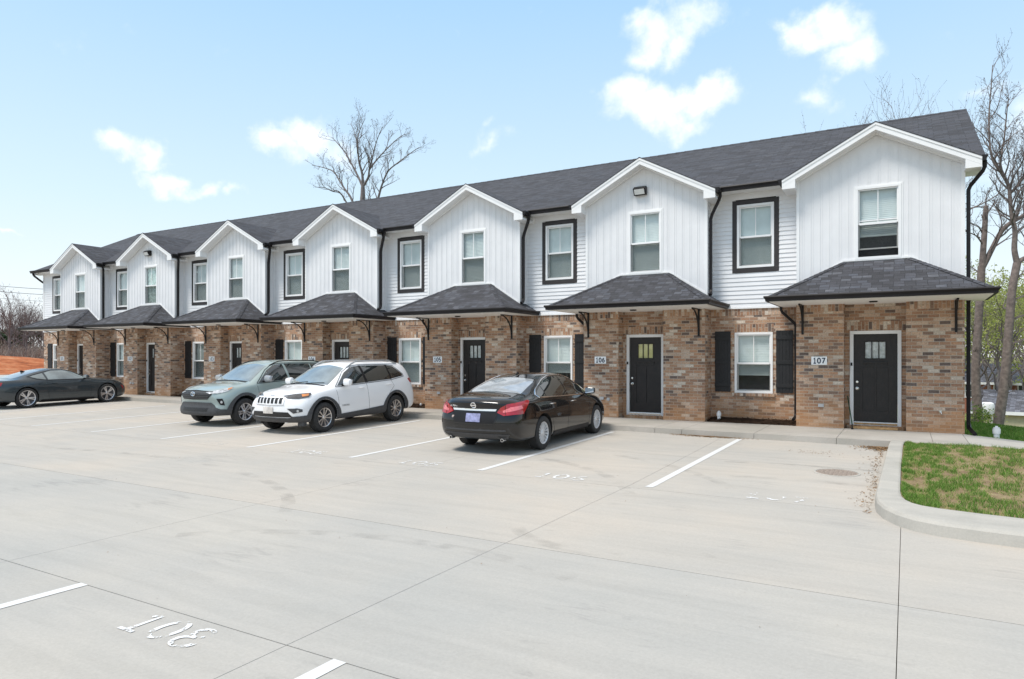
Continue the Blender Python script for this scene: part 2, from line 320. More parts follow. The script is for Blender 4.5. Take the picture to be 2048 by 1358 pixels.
def paint_worn(name, col, lo=.42, hi=.5, sc=9):
    m, t, b = base(name); ge = N(t, 'ShaderNodeNewGeometry')
    n1 = N(t, 'ShaderNodeTexNoise'); n1.inputs['Scale'].default_value = sc; n1.inputs['Detail'].default_value = 8; n1.inputs['Roughness'].default_value = .7; L(t, ge.outputs['Position'], n1.inputs['Vector'])
    r = ramp(t, [(lo, (0, 0, 0)), (hi, (1, 1, 1))]); L(t, n1.outputs[0], r.inputs[0])
    b.inputs['Base Color'].default_value = tuple(col)+(1,); b.inputs['Roughness'].default_value = .7
    L(t, r.outputs[0], b.inputs['Alpha']); return m
def ground_mat(name, stops, scale, bump=.3, fine=30):
    m, t, b = base(name); ge = N(t, 'ShaderNodeNewGeometry')
    n1 = N(t, 'ShaderNodeTexNoise'); n1.inputs['Scale'].default_value = scale; n1.inputs['Detail'].default_value = 9; n1.inputs['Roughness'].default_value = .65; L(t, ge.outputs['Position'], n1.inputs['Vector'])
    r = ramp(t, stops); L(t, n1.outputs[0], r.inputs[0])
    n2 = N(t, 'ShaderNodeTexNoise'); n2.inputs['Scale'].default_value = fine; n2.inputs['Detail'].default_value = 5; L(t, ge.outputs['Position'], n2.inputs['Vector'])
    r2 = ramp(t, [(.3, (.7, .7, .7)), (.7, (1.3, 1.3, 1.3))]); L(t, n2.outputs[0], r2.inputs[0])
    mu = N(t, 'ShaderNodeMix', data_type='RGBA', blend_type='MULTIPLY'); mu.inputs['Factor'].default_value = .7; L(t, r.outputs[0], mu.inputs[6]); L(t, r2.outputs[0], mu.inputs[7])
    L(t, mu.outputs[2], b.inputs['Base Color']); b.inputs['Roughness'].default_value = .95; b.inputs['Specular IOR Level'].default_value = .1
    bp = N(t, 'ShaderNodeBump'); bp.inputs['Strength'].default_value = bump; bp.inputs['Distance'].default_value = .05; L(t, n2.outputs[0], bp.inputs['Height']); L(t, bp.outputs[0], b.inputs['Normal'])
    return m
def leaf_mat(name, c1, c2, trans=.3):
    m, t, b = base(name); out = t.nodes['Material Output']
    ge = N(t, 'ShaderNodeNewGeometry'); r = ramp(t, [(0, c1), (1, c2)]); L(t, ge.outputs['Random Per Island'], r.inputs[0])
    L(t, r.outputs[0], b.inputs['Base Color']); b.inputs['Roughness'].default_value = .7; b.inputs['Specular IOR Level'].default_value = .2
    tl = N(t, 'ShaderNodeBsdfTranslucent'); L(t, r.outputs[0], tl.inputs[0]); mx = N(t, 'ShaderNodeMixShader'); mx.inputs[0].default_value = trans
    L(t, b.outputs[0], mx.inputs[1]); L(t, tl.outputs[0], mx.inputs[2]); L(t, mx.outputs[0], out.inputs[0]); return m

BRICK = brick_mat('brick'); SOLDIER = brick_mat('brick_soldier', True)
ROOF = shingle_mat('roof_shingle', .31, .135, 1.0, .72); AWN = shingle_mat('awning_shingle', .20, .135, 1.0, .95)
WHITE = pm('white_vinyl', (.775, .77, .775), .45, var=.025, scale=2.5, bump=.15, bscale=60)
TRIM = pm('white_trim', (.84, .835, .83), .4, var=.02, scale=3)
SOFFIT = pm('soffit', (.88, .87, .85), .6, var=.03)
BLACK = pm('black_metal', (.010, .009, .010), .45, var=.3, scale=4, spec=.3)
GUTTER = pm('gutter_metal', (.013, .011, .012), .5, var=.3, scale=2, spec=.3)
DKTRIM = pm('dark_trim', (.028, .023, .023), .55, var=.15)
DOOR = pm('door_paint', (.0135, .0095, .0085), .5, var=.25, scale=9, bump=.2, bscale=30)
SHUT = pm('shutter_paint', (.0085, .0085, .010), .55, var=.25, scale=8, bump=.2)
BLIND = pm('blind_slat', (.60, .69, .68), .6, var=.04)
SHADE = pm('shade_cloth', (.55, .645, .64), .8, var=.04)
YSHADE = pm('yellow_shade', (.62, .60, .28), .8, var=.08)
GSHADE = pm('frosted_curtain', (.52, .56, .56), .8, var=.2, scale=20)
ROOM = pm('dark_room', (.035, .035, .038), .9, var=.2)
NICKEL = pm('nickel', (.72, .70, .67), .25, metal=1, var=.05)
PLATE = pm('number_plate', (.93, .93, .93), .4, var=.02)
INK = pm('plate_ink', (.03, .045, .08), .5, var=.1)
GLASS = glass_mat('window_glass', (1, 1, 1), .0)
LGLASS = glass_mat('lamp_glass', (.9, .9, .9), .1)
SCREEN = glass_mat('insect_screen', (.87, .87, .865), .06, rough=.6, refl=.25)
LAMPW = pm('lamp_lens', (.75, .75, .72), .3, var=.1)
LOT = concrete_mat('lot_concrete', (.405, .385, .352), (.435, .405, .362), (.465, .42, .365), .55)
LOT2 = concrete_mat('lot_concrete_grey', (.385, .375, .35), (.41, .392, .36), (.435, .41, .368), .55)
WALK = concrete_mat('walk_concrete', (.36, .34, .30), (.40, .37, .33), (.44, .41, .37), .9, .8)
CURB = concrete_mat('curb_concrete', (.37, .355, .32), (.42, .40, .36), (.45, .425, .38), .7, 1.2)
DIRTJ = pm('joint_dirt', (.30, .25, .19), .95, var=.3)
PAINT = paint_worn('line_paint', (.64, .64, .63), .30, .36, 12)
PAINT2 = paint_worn('number_paint', (.72, .72, .71), .41, .50, 14)
PAINT3 = paint_worn('number_paint_faded', (.64, .64, .63), .50, .66, 16)
PAINT4 = paint_worn('number_paint_nearly_gone', (.78, .78, .78), .50, .54, 7)
MULCH = ground_mat('mulch', [(.3, (.02, .012, .008)), (.5, (.05, .03, .02)), (.7, (.10, .062, .04))], 40, .9, 60)
BARK = pm('bark', (.19, .15, .135), .95, var=.35, scale=9, bump=.6, bscale=25)
BARKG = pm('bark_grey', (.19, .165, .16), .95, var=.3, scale=7, bump=.4)
TWIG = pm('twig', (.17, .14, .135), .95, var=.3)
BUD = leaf_mat('buds', (.11, .085, .08), (.20, .16, .14), .2)
YLEAF = leaf_mat('spring_leaves', (.26, .32, .07), (.50, .52, .18), .5)
GLEAF = leaf_mat('bush_leaves', (.06, .13, .02), (.26, .34, .07), .4)
PINE = leaf_mat('pine_leaves', (.03, .06, .03), (.07, .11, .05), .2)
PVC = pm('pvc', (.80, .80, .80), .35, var=.04)
WOODM = pm('threshold_wood', (.42, .25, .11), .7, var=.35, scale=14)
RUST = pm('cast_iron', (.30, .245, .205), .8, var=.3, scale=30, bump=.5)
GMETAL = pm('grey_box', (.45, .45, .45), .5, var=.1)
print('materials ok')
# ------------------------------------------------------------------ ground, lot, walks
def sm(a, b, x):
    t = min(1, max(0, (x-a)/(b-a))); return t*t*(3-2*t)
def gz(Y): return -.1+.1*min(1, max(0, (Y-9.4)/5.5))
def ground_h(x, y):
    h = -.22
    right = sm(-14, 2, x)*sm(19, 40, y)
    h += -3.4*right
    h += 5.5*sm(120, 330, math.hypot(x, y))*(1-.35*right)
    return h
def sheet(name, xs, ys, hf, mat, kind='structure'):
    mb = MB(); nx, ny = len(xs), len(ys)
    mb.v = [(x, y, hf(x, y)) for y in ys for x in xs]
    for j in range(ny-1):
        for i in range(nx-1): mb.f.append([j*nx+i, j*nx+i+1, (j+1)*nx+i+1, (j+1)*nx+i]); mb.m.append(0)
    o = mb.build(name, mat, smooth=True, uv=False); setp(o, kind=kind); return o
def axis(lo, hi, c0, c1, fine, coarse):
    a = []; x = lo
    while x < hi:
        a.append(x); x += fine if c0 <= x < c1 else coarse
    a.append(hi); return a
GRD = ground_mat('far_ground', [(.3, (.10, .12, .045)), (.5, (.17, .17, .07)), (.68, (.24, .20, .11))], .12, .3, 2)
sheet('ground', axis(-900, 900, -80, 60, 4, 40), axis(-300, 1200, -10, 80, 4, 40), ground_h, GRD)

# parking lot: poured slabs with open joints over a dirty bed
mb = MB(); mb.v = []; g = .0026
XJ = [-62, -55, -48.2, -41.4, -34.6, -27.8, -20.8, -13.9, -7.0, -3.42, -.05, 6.8, 13.6, 20.4]
YJ = [-12, -4, -.6, 3.05, 5.80, 9.13, 12.1, 16.2]
def curb_y(x): return 14.93-.03*min(0, x)
for i in range(len(XJ)-1):
    for j in range(len(YJ)-1):
        x0, x1 = XJ[i]+g, XJ[i+1]-g; y0, y1 = YJ[j]+.005, YJ[j+1]-.005
        gy0 = g*(1 if j % 2 else .6)
        ys = [y0]+[y for y in (9.4, 14.9) if y0 < y < y1]+[y1]
        m = 1 if (j < 4) else 0
        for a, b in zip(ys, ys[1:]):
            za, zb = gz(a), gz(b)
            mb.add([(x0, a, za), (x1, a, za), (x1, b, zb), (x0, b, zb)], [(0, 1, 2, 3)], m)
            mb.add([(x0, a, za), (x0, b, zb), (x0, b, zb-.1), (x0, a, za-.1)], [(0, 1, 2, 3)], m)
            mb.add([(x1, a, za), (x1, a, za-.1), (x1, b, zb-.1), (x1, b, zb)], [(0, 1, 2, 3)], m)
        mb.add([(x0, y0, gz(y0)), (x0, y0, gz(y0)-.1), (x1, y0, gz(y0)-.1), (x1, y0, gz(y0))], [(0, 1, 2, 3)], m)
        mb.add([(x0, y1, gz(y1)), (x1, y1, gz(y1)), (x1, y1, gz(y1)-.1), (x0, y1, gz(y1)-.1)], [(0, 1, 2, 3)], m)
mb.box(-62, 20.4, -12, 9.3, -.205, -.135, 2); mb.box(-62, 20.4, 9.3, 16.2, -.205, -.135, 2)
setp(mb.build('parking_lot', [LOT, LOT2, DIRTJ], uv=False), kind='structure')

# sidewalk with kerb face, scored slabs, falling away at the right end
mb = MB()
xj = [-60, -50, -40.5]+[-.58-5.394*k+d for k in range(6, -1, -1) for d in (-3.75, -2.2, -.62, 1.02)]
xj = [x for x in xj if x <= 1.02]+[1.016]
mb2 = MB()
for a, b in zip(xj, xj[1:]):
    a_, b_ = a+.004, b-.004
    fa, fb = curb_y(a), curb_y(b)
    back = 17.12 if a > -38 else 17.6
    T = [(a_, fa, .12), (b_, fb, .12), (b_, back, .12), (a_, back, .12)]
    mb.add(T, [(0, 1, 2, 3)]); mb.add([(a_, fa, .12), (a_, fa-.012, -.12), (b_, fb-.012, -.12), (b_, fb, .12)], [(0, 1, 2, 3)])
    mb.add([(a_, fa, .12), (a_, back, .12), (a_, back, .04), (a_, fa, .04)], [(0, 1, 2, 3)]); mb.add([(b_, fb, .12), (b_, fb, .04), (b_, back, .04), (b_, back, .12)], [(0, 1, 2, 3)])
setp(mb.build('sidewalk', WALK, uv=False, bevel=.008), kind='structure')
mb = MB()
def sidez(x): return .118-.085*max(0, x-1.0)
for a, b in [(1.02, 2.4), (2.4, 3.9), (3.9, 6), (6, 9), (9, 14)]:
    za, zb = sidez(a), sidez(b); a_, b_ = a+.004, b-.004
    mb.add([(a_, 14.93, za), (b_, 14.93, zb), (b_, 17.1, zb), (a_, 17.1, za), (a_, 14.93, za-.2), (b_, 14.93, zb-.2), (b_, 17.1, zb-.2), (a_, 17.1, za-.2)],
           [(0, 1, 2, 3), (4, 5, 1, 0), (6, 7, 3, 2), (5, 6, 2, 1), (7, 4, 0, 3)])
setp(mb.build('pathway', CURB, uv=False), kind='structure')

# painted bay lines and numbers
def stripe(name, pts, z=.004, mat=PAINT):
    mb = MB(); mb.poly([(x, y, gz(y)+z) for x, y in pts]) if len(pts) == 4 else None
    return mb
k = 0
for i, x in enumerate([-3.09, -5.92, -8.72, -11.50, -14.36, -17.16, -20.0, -22.8, -25.6, -28.4, -31.2, -34.0]):
    mb = MB(); w = .055; dx = .10
    mb.add([(x-w-dx*.5, 9.28, gz(9.28)+.004), (x+w-dx*.5, 9.28, gz(9.28)+.004), (x+w-dx*.4, 9.4, gz(9.4)+.004), (x-w-dx*.4, 9.4, gz(9.4)+.004),
            (x+w+dx*.6, 14.82, gz(14.82)+.005), (x-w+dx*.6, 14.82, gz(14.82)+.005)], [(0, 1, 2, 3), (3, 2, 4, 5)])
    setp(mb.build('parking_line', PAINT, uv=False), kind='structure')
for x in (-2.96, -5.75, -8.54, -11.3, -14.1):
    mb = MB(); w = .052
    mb.poly([(x-w-.12, -2.2, gz(0)+.004), (x+w-.12, -2.2, gz(0)+.004), (x+w, 3.05, gz(0)+.004), (x-w, 3.05, gz(0)+.004)])
    setp(mb.build('parking_line', PAINT, uv=False), kind='structure')

def arc(cx, cy, rx, ry, a0, a1, n=14): return [(cx+rx*cos(radians(a0+(a1-a0)*i/n)), cy+ry*sin(radians(a0+(a1-a0)*i/n))) for i in range(n+1)]
DIG = {
 '0': [arc(.3, .5, .22, .42, 90, 450, 28)],
 '1': [[(.16, .74), (.32, .92), (.32, .08)], [(.12, .055), (.52, .055)]],
 '2': [arc(.3, .68, .2, .24, 165, -40, 14)+[(.12, .08), (.52, .08)]],
 '3': [arc(.28, .71, .2, .21, 150, -90, 14), arc(.27, .29, .24, .23, 90, -150, 14)],
 '4': [[(.40, .06), (.40, .92), (.06, .33), (.56, .33)]],
 '5': [[(.50, .90), (.16, .90), (.13, .54)]+arc(.29, .33, .22, .26, 120, -150, 14)],
 '6': [[(.46, .90), (.26, .78), (.13, .55)]+arc(.31, .31, .2, .24, 165, -195, 22)],
 '7': [[(.08, .90), (.52, .90), (.22, .06)]],
 '8': [arc(.3, .71, .17, .2, 90, 450, 20), arc(.3, .28, .22, .22, 90, 450, 22)],
}
def ribbon(mb, pts, w, to3d, m=0):   # flat mitred band along a 2D polyline
    n = len(pts); loop = (Vector(pts[0])-Vector(pts[-1])).length < 1e-6
    L_, R_ = [], []
    for i, p in enumerate(pts):
        p = Vector(p)
        a = Vector(pts[i-1]) if i > 0 else (Vector(pts[-2]) if loop else None)
        b = Vector(pts[i+1]) if i < n-1 else (Vector(pts[1]) if loop else None)
        d1 = (p-a).normalized() if a is not None else None; d2 = (b-p).normalized() if b is not None else None
        if d1 is None: d1 = d2
        if d2 is None: d2 = d1
        t = (d1+d2); t = t.normalized() if t.length > 1e-4 else d1
        nn = Vector((-t.y, t.x)); k = min(1.8, 1/max(.35, nn.dot(Vector((-d1.y, d1.x)))))
        L_.append(p+nn*w*k); R_.append(p-nn*w*k)
    vs = [to3d(q) for q in L_]+[to3d(q) for q in R_]
    mb.add(vs, [(n+i, n+i+1, i+1, i) for i in range(n-1)], m)
def number(mb, txt, to3d, w=.055, adv=.66, m=0):
    for k, ch in enumerate(txt):
        for si, st in enumerate(DIG[ch]):
            ribbon(mb, [(x+k*adv, y) for x, y in st], w, lambda q, s=si: to3d(q, s*.0006), m)
def ground_number(txt, x, y, h, mat, wf=1.0, st=.06):
    mb = MB(); adv = .66
    cx = (len(txt)*adv)/2
    number(mb, txt, lambda q, dz: (x+(q[0]-cx)*h*wf, y+q[1]*h, gz(y+q[1]*h)+.005+dz), st, adv)
    o = mb.build('painted_number', mat, uv=False); setp(o, kind='structure'); return o
for txt, x, m in [('107', -1.45, PAINT4), ('106', -4.55, PAINT2), ('105', -7.25, PAINT2), ('105', -9.97, PAINT2), ('104', -12.75, PAINT3), ('104', -15.6, PAINT3), ('103', -18.5, PAINT3), ('103', -21.4, PAINT3), ('102', -24.2, PAINT3)]:
    ground_number(txt, x, 9.22, .38, m, 1.15, .05)
ground_number('108', -4.28, 2.66, .33, paint_worn('number_paint_patchy', (.72, .72, .72), .445, .475, 8), 1.2, .048)

# kerb round the grass island
OUT = [(-.26, 14.92), (-.28, 14.4), (-.32, 10.83), (-.33, 9.6), (-.30, 9.15), (-.22, 8.82), (-.09, 8.55), (.07, 8.36), (.30, 8.24), (.7, 8.17), (1.6, 8.08), (3, 7.94), (6, 7.65), (14, 7.0)]
INN = [(-.02, 14.92), (-.05, 14.4), (-.07, 11.9), (-.066, 9.9), (-.05, 9.6), (-.01, 9.38), (.06, 9.22), (.16, 9.11), (.32, 9.04), (.7, 8.96), (1.65, 8.84), (3.1, 8.68), (6.1, 8.4), (14, 7.75)]
mb = MB(); n = len(OUT); kh = .145
P0 = [(x, y, gz(y)-.05) for x, y in OUT]
def lerp2(a, b, t): return (a[0]+(b[0]-a[0])*t, a[1]+(b[1]-a[1])*t)
rows = []
for k_, (t, dz) in enumerate([(-.04, -.19), (0, -.035), (.05, -.008), (.14, 0), (.9, 0), (1, -.01), (1.0, -.15)]):
    rows.append([(*lerp2(OUT[i], INN[i], t), gz(OUT[i][1])+kh+dz) for i in range(n)])
for a, b in zip(rows, rows[1:]): mb.add(a+b, [(i, i+1, n+i+1, n+i) for i in range(n-1)])
setp(mb.build('kerb', CURB, smooth=True, uv=False, sharp=50), kind='structure')

SCUFF, _t, _b = base('tyre_scuff'); _b.inputs['Base Color'].default_value = (.09, .085, .08, 1); _b.inputs['Roughness'].default_value = .9
_g = N(_t, 'ShaderNodeNewGeometry'); _n = N(_t, 'ShaderNodeTexNoise'); _n.inputs['Scale'].default_value = 3.5; _n.inputs['Detail'].default_value = 8; L(_t, _g.outputs['Position'], _n.inputs['Vector'])
_r = ramp(_t, [(.45, (0, 0, 0)), (.75, (.15, .15, .15))]); L(_t, _n.outputs[0], _r.inputs[0]); L(_t, _r.outputs[0], _b.inputs['Alpha'])
mb = MB()
for q, (cx, cy, rx, ry, a0, a1) in enumerate([(-1.2, 8.2, 3.4, 2.6, 20, 120), (-1.2, 8.2, 4.9, 3.9, 15, 110), (-6.5, 6.5, 3.8, 4.4, 30, 120), (-6.5, 6.5, 5.4, 5.6, 35, 110), (-2.6, 6.9, 1.2, 1.0, 200, 330), (-12, 4.6, 6, 3, 20, 130), (-3.9, 3.3, 3, 2.1, 60, 150)]):
    pts_ = arc(cx, cy, rx, ry, a0, a1, 26); ribbon(mb, pts_, .085, lambda p, k=q: (p[0], p[1], gz(p[1])+.0022+.0004*k))
setp(mb.build('tyre_marks', SCUFF, uv=False), kind='structure')
def in_island(x, y):
    if y > 14.9: return False
    # inner outline: interpolate x(y) on the left and y(x) on the front
    if x < .32:
        for a, b in zip(INN[:8], INN[1:9]):
            if min(a[1], b[1]) <= y <= max(a[1], b[1]):
                t = (y-a[1])/(b[1]-a[1] or 1e-6); return x > a[0]+(b[0]-a[0])*t+.02
        return False
    for a, b in zip(INN[8:], INN[9:]):
        if a[0] <= x <= b[0]: return y > a[1]+(b[1]-a[1])*(x-a[0])/(b[0]-a[0])+.02
    return False
from mathutils import noise as mn
SOIL = ground_mat('island_soil', [(.3, (.17, .115, .07)), (.5, (.27, .20, .12)), (.7, (.34, .28, .16))], 3, .6, 45)
mb = MB()
def isl_h(x, y): return gz(y)+.115+.02*mn.noise(Vector((x*2, y*2, 0)))
gx = [-.06+.16*i for i in range(90)]; gy = [7.75+.16*j for j in range(46)]
idx = {}
for j, y in enumerate(gy):
    for i, x in enumerate(gx):
        idx[i, j] = len(mb.v); mb.v.append((x, min(y, 14.94), isl_h(x, min(y, 14.94))))
for j in range(len(gy)-1):
    for i in range(len(gx)-1):
        cx, cy = gx[i]+.08, gy[j]+.08
        if in_island(cx+.1, cy+.08) or in_island(cx, cy): mb.f.append([idx[i, j], idx[i+1, j], idx[i+1, j+1], idx[i, j+1]]); mb.m.append(0)
setp(mb.build('island_soil', SOIL, smooth=True, uv=False), kind='structure')

# grass: many small bent blades, in clumps
GRASS = leaf_mat('grass_blades', (.06, .15, .02), (.24, .40, .08), .35)
DRY = leaf_mat('dry_blades', (.34, .29, .12), (.50, .50, .20), .3)
def blades(name, pts, hf, seed, label):
    rng = random.Random(seed); mb = MB()
    for (x, y, h, w, m) in pts:
        z = hf(x, y)-.01; a = rng.uniform(0, 2*pi); lx, ly = cos(a), sin(a); b = rng.uniform(0, 2*pi); lean = h*rng.uniform(.2, .8)
        bx, by = cos(b)*lean, sin(b)*lean
        mb.add([(x-lx*w, y-ly*w, z), (x+lx*w, y+ly*w, z), (x+lx*w*.7+bx*.35, y+ly*w*.7+by*.35, z+h*.6), (x-lx*w*.7+bx*.35, y-ly*w*.7+by*.35, z+h*.6), (x+bx, y+by, z+h)], [(0, 1, 2, 3), (3, 2, 4)], m)
    o = mb.build(name, [GRASS, DRY], uv=False); setp(o, label, 'grass', kind='stuff'); return o
rng = random.Random(5); pts = []
for _ in range(125000):
    x = -.07+7*rng.random()**2.0; y = rng.uniform(8.3, 14.9)
    if not in_island(x, y): continue
    nn = .75*mn.noise(Vector((x*3.6, y*1.25, 3)))+.75*mn.noise(Vector((x*9, y*3.6, 9)))
    edge = sm(10.4, 9.2, y)*.45+sm(13.6, 14.6, y)*.2
    v = nn+edge
    if v > .08: pts.append((x, y, rng.uniform(.03, .075), rng.uniform(.002, .004), 0 if rng.random() < .9 else 1))
    elif v > -.32 and rng.random() < .75: pts.append((x, y, rng.uniform(.015, .045), rng.uniform(.002, .004), 1 if rng.random() < .6 else 0))
    elif rng.random() < .2: pts.append((x, y, rng.uniform(.01, .03), .002, 1))
blades('grass', pts, isl_h, 1, 'patchy green and dry grass growing inside the kerbed island')

# lawn at the side of the building, falling away to the right and the back
def lawn_h(x, y): return sidez(x)-.03-3.6*sm(21.5, 40, y)-.03*max(0, y-17)*.5
LAWN = ground_mat('lawn_ground', [(.3, (.11, .20, .04)), (.5, (.15, .27, .055)), (.7, (.24, .33, .09))], 1.2, .7, 40)
sheet('lawn', [1.0+.6*i for i in range(55)], [17.08+.5*j for j in range(60)], lawn_h, LAWN)
pts = []
for _ in range(42000):
    y = 17.12+7.0*rng.random()**1.4; x = rng.uniform(1.1, 1.1+(y*.20)+.9)
    pts.append((x, y, rng.uniform(.03, .075), rng.uniform(.003, .0055), 0 if rng.random() < .93 else 1))
blades('lawn_grass', pts, lawn_h, 2, 'green lawn grass growing beside the right end of the building')
# ------------------------------------------------------------------ townhouses
PU = 5.394; X107 = -.58
YB, YU, YW, YD = 17.10, 17.28, 17.70, 17.46      # brick bump, upper bump, bay wall, door wall
SOF = 2.93                                      # underside of the awnings
def holed(mb, x0, x1, z0, z1, y, t, holes, m=0):
    xs = sorted({x0, x1, *[h[0] for h in holes], *[h[1] for h in holes]}); zs = sorted({z0, z1, *[h[2] for h in holes], *[h[3] for h in holes]})
    for i in range(len(xs)-1):
        for j in range(len(zs)-1):
            cx, cz = (xs[i]+xs[i+1])/2, (zs[j]+zs[j+1])/2
            if any(h[0] < cx < h[1] and h[2] < cz < h[3] for h in holes): continue
            mb.add([(xs[i], y, zs[j]), (xs[i+1], y, zs[j]), (xs[i+1], y, zs[j+1]), (xs[i], y, zs[j+1])], [(0, 1, 2, 3)], m)
    for (a, b, c, d) in holes:
        q = y+t
        mb.add([(a, y, c), (b, y, c), (b, q, c), (a, q, c)], [(0, 1, 2, 3)], m); mb.add([(a, y, d), (a, q, d), (b, q, d), (b, y, d)], [(0, 1, 2, 3)], m)
        mb.add([(a, y, c), (a, q, c), (a, q, d), (a, y, d)], [(0, 1, 2, 3)], m); mb.add([(b, y, c), (b, y, d), (b, q, d), (b, q, c)], [(0, 1, 2, 3)], m)
RIDZ, EAVZ, EAVY, RIDY = 8.60, 5.93, 17.32, 22.70
SL = (RIDZ-EAVZ)/(RIDY-EAVY)
GP = 6.90; GS = .535; GX = 1.93; GYF = 16.94     # dormer gable: peak height, slope, half span, front of the rake
def frame_rect(mb, x0, x1, z0, z1, w, y0, y1, m=0, wt=None, wb=None):
    wt = wt or w; wb = wb or w
    mb.box(x0, x1, y0, y1, z1-wt, z1, m); mb.box(x0, x1, y0, y1, z0, z0+wb, m)
    mb.box(x0, x0+w, y0+.001, y1-.001, z0+wb, z1-wt, m); mb.box(x1-w, x1, y0+.001, y1-.001, z0+wb, z1-wt, m)
def make_window(par, x0, x1, z0, z1, y, style, trim=None, gable=False, opened=False):
    """x0..z1: outer edge of the white frame; y: wall face"""
    mb = MB(); w = .055 if not gable else .06
    fy0 = y-.025 if trim is None else y-.035
    frame_rect(mb, x0, x1, z0, z1, w, fy0, y+.09)
    zm = z0+(z1-z0)*.485
    gx0, gx1 = x0+w, x1-w; sw = .028
    # upper sash (outer) and lower sash (inner)
    frame_rect(mb, gx0, gx1, zm-.005, z1-w, sw, y+.005, y+.045)
    frame_rect(mb, gx0, gx1, z0+w, zm+.03, sw, y+.048, y+.085) if not opened else frame_rect(mb, gx0, gx1, z0+w+.17, zm+.10, sw, y+.048, y+.085)
    mb.box(gx0+sw, gx1-sw, y-.004, y+.044, zm-.018, zm+.030)
    mb.box((x0+x1)/2-.009, (x0+x1)/2+.009, y+.018, y+.030, zm+.03, z1-w-sw)
    fr = mb.build('window', TRIM, par, bevel=.003, uv=False)
    if gable:
        mb = MB(); frame_rect(mb, x0-.03, x1+.03, z0-.03, z1+.03, .031, y-.012, y+.01); mb.build('surround', TRIM, fr, uv=False)
    if trim:
        mb = MB(); frame_rect(mb, x0-trim, x1+trim, z0-trim-.005, z1+trim, trim-.002, y-.028, y+.005, 0, trim+.008, trim); mb.build('dark_surround', DKTRIM, fr, bevel=.003, uv=False)
    mb = MB(); mb.box(gx0+sw-.004, gx1-sw+.004, y+.020, y+.026, zm+.02, z1-w-sw+.004)
    lo = z0+w+(.17 if opened else 0)
    mb.box(gx0+sw-.004, gx1-sw+.004, y+.062, y+.068, lo+sw-.004, zm+.005+(.09 if opened else 0)); mb.build('pane', GLASS, fr, uv=False)
    mb = MB(); mb.box(gx0+.002, gx1-.002, y+.008, y+.011, z0+w, zm-.006); mb.build('insect_screen', SCREEN, fr, uv=False)
    # blinds or shade behind the glass
    mb = MB(); top = z1-w-.01; a, b = gx0-.01, gx1+.01; yb = y+.115
    bot = z0+w if style[1] is None else z0+w+(z1-z0)*style[1]
    mat = BLIND
    if style[0] == 'shade': mb.box(a, b, yb, yb+.01, bot, top); mat = SHADE
    elif style[0] == 'paper':
        mb.box(a, b, yb, yb+.01, bot, top); mat = pm('patterned_curtain', (.52, .66, .62), .8, var=.35, scale=9)
    else:
        tilt = {'closed': 1.3, 'slat': 1.1, 'open': .45}[style[0]]
        z = top; ct, st = cos(tilt)*.024, sin(tilt)*.024
        while z > bot+.03:
            mb.add([(a, yb-ct, z-st), (b, yb-ct, z-st), (b, yb+ct, z+st), (a, yb+ct, z+st), (a, yb-ct, z-st+.003), (b, yb-ct, z-st+.003), (b, yb+ct, z+st+.003), (a, yb+ct, z+st+.003)],
                   [(0, 3, 2, 1), (4, 5, 6, 7), (0, 1, 5, 4), (2, 3, 7, 6)]); z -= .042
        mb.box(a, b, yb-.02, yb+.02, z-.0, z+.022)
    mb.build('blind', mat, fr, uv=False)
    mb = MB(); mb.box(x0-.15, x1+.15, y+.30, y+.34, z0-.1, z1+.1); mb.build('dark_interior', ROOM, fr, uv=False)
    return fr

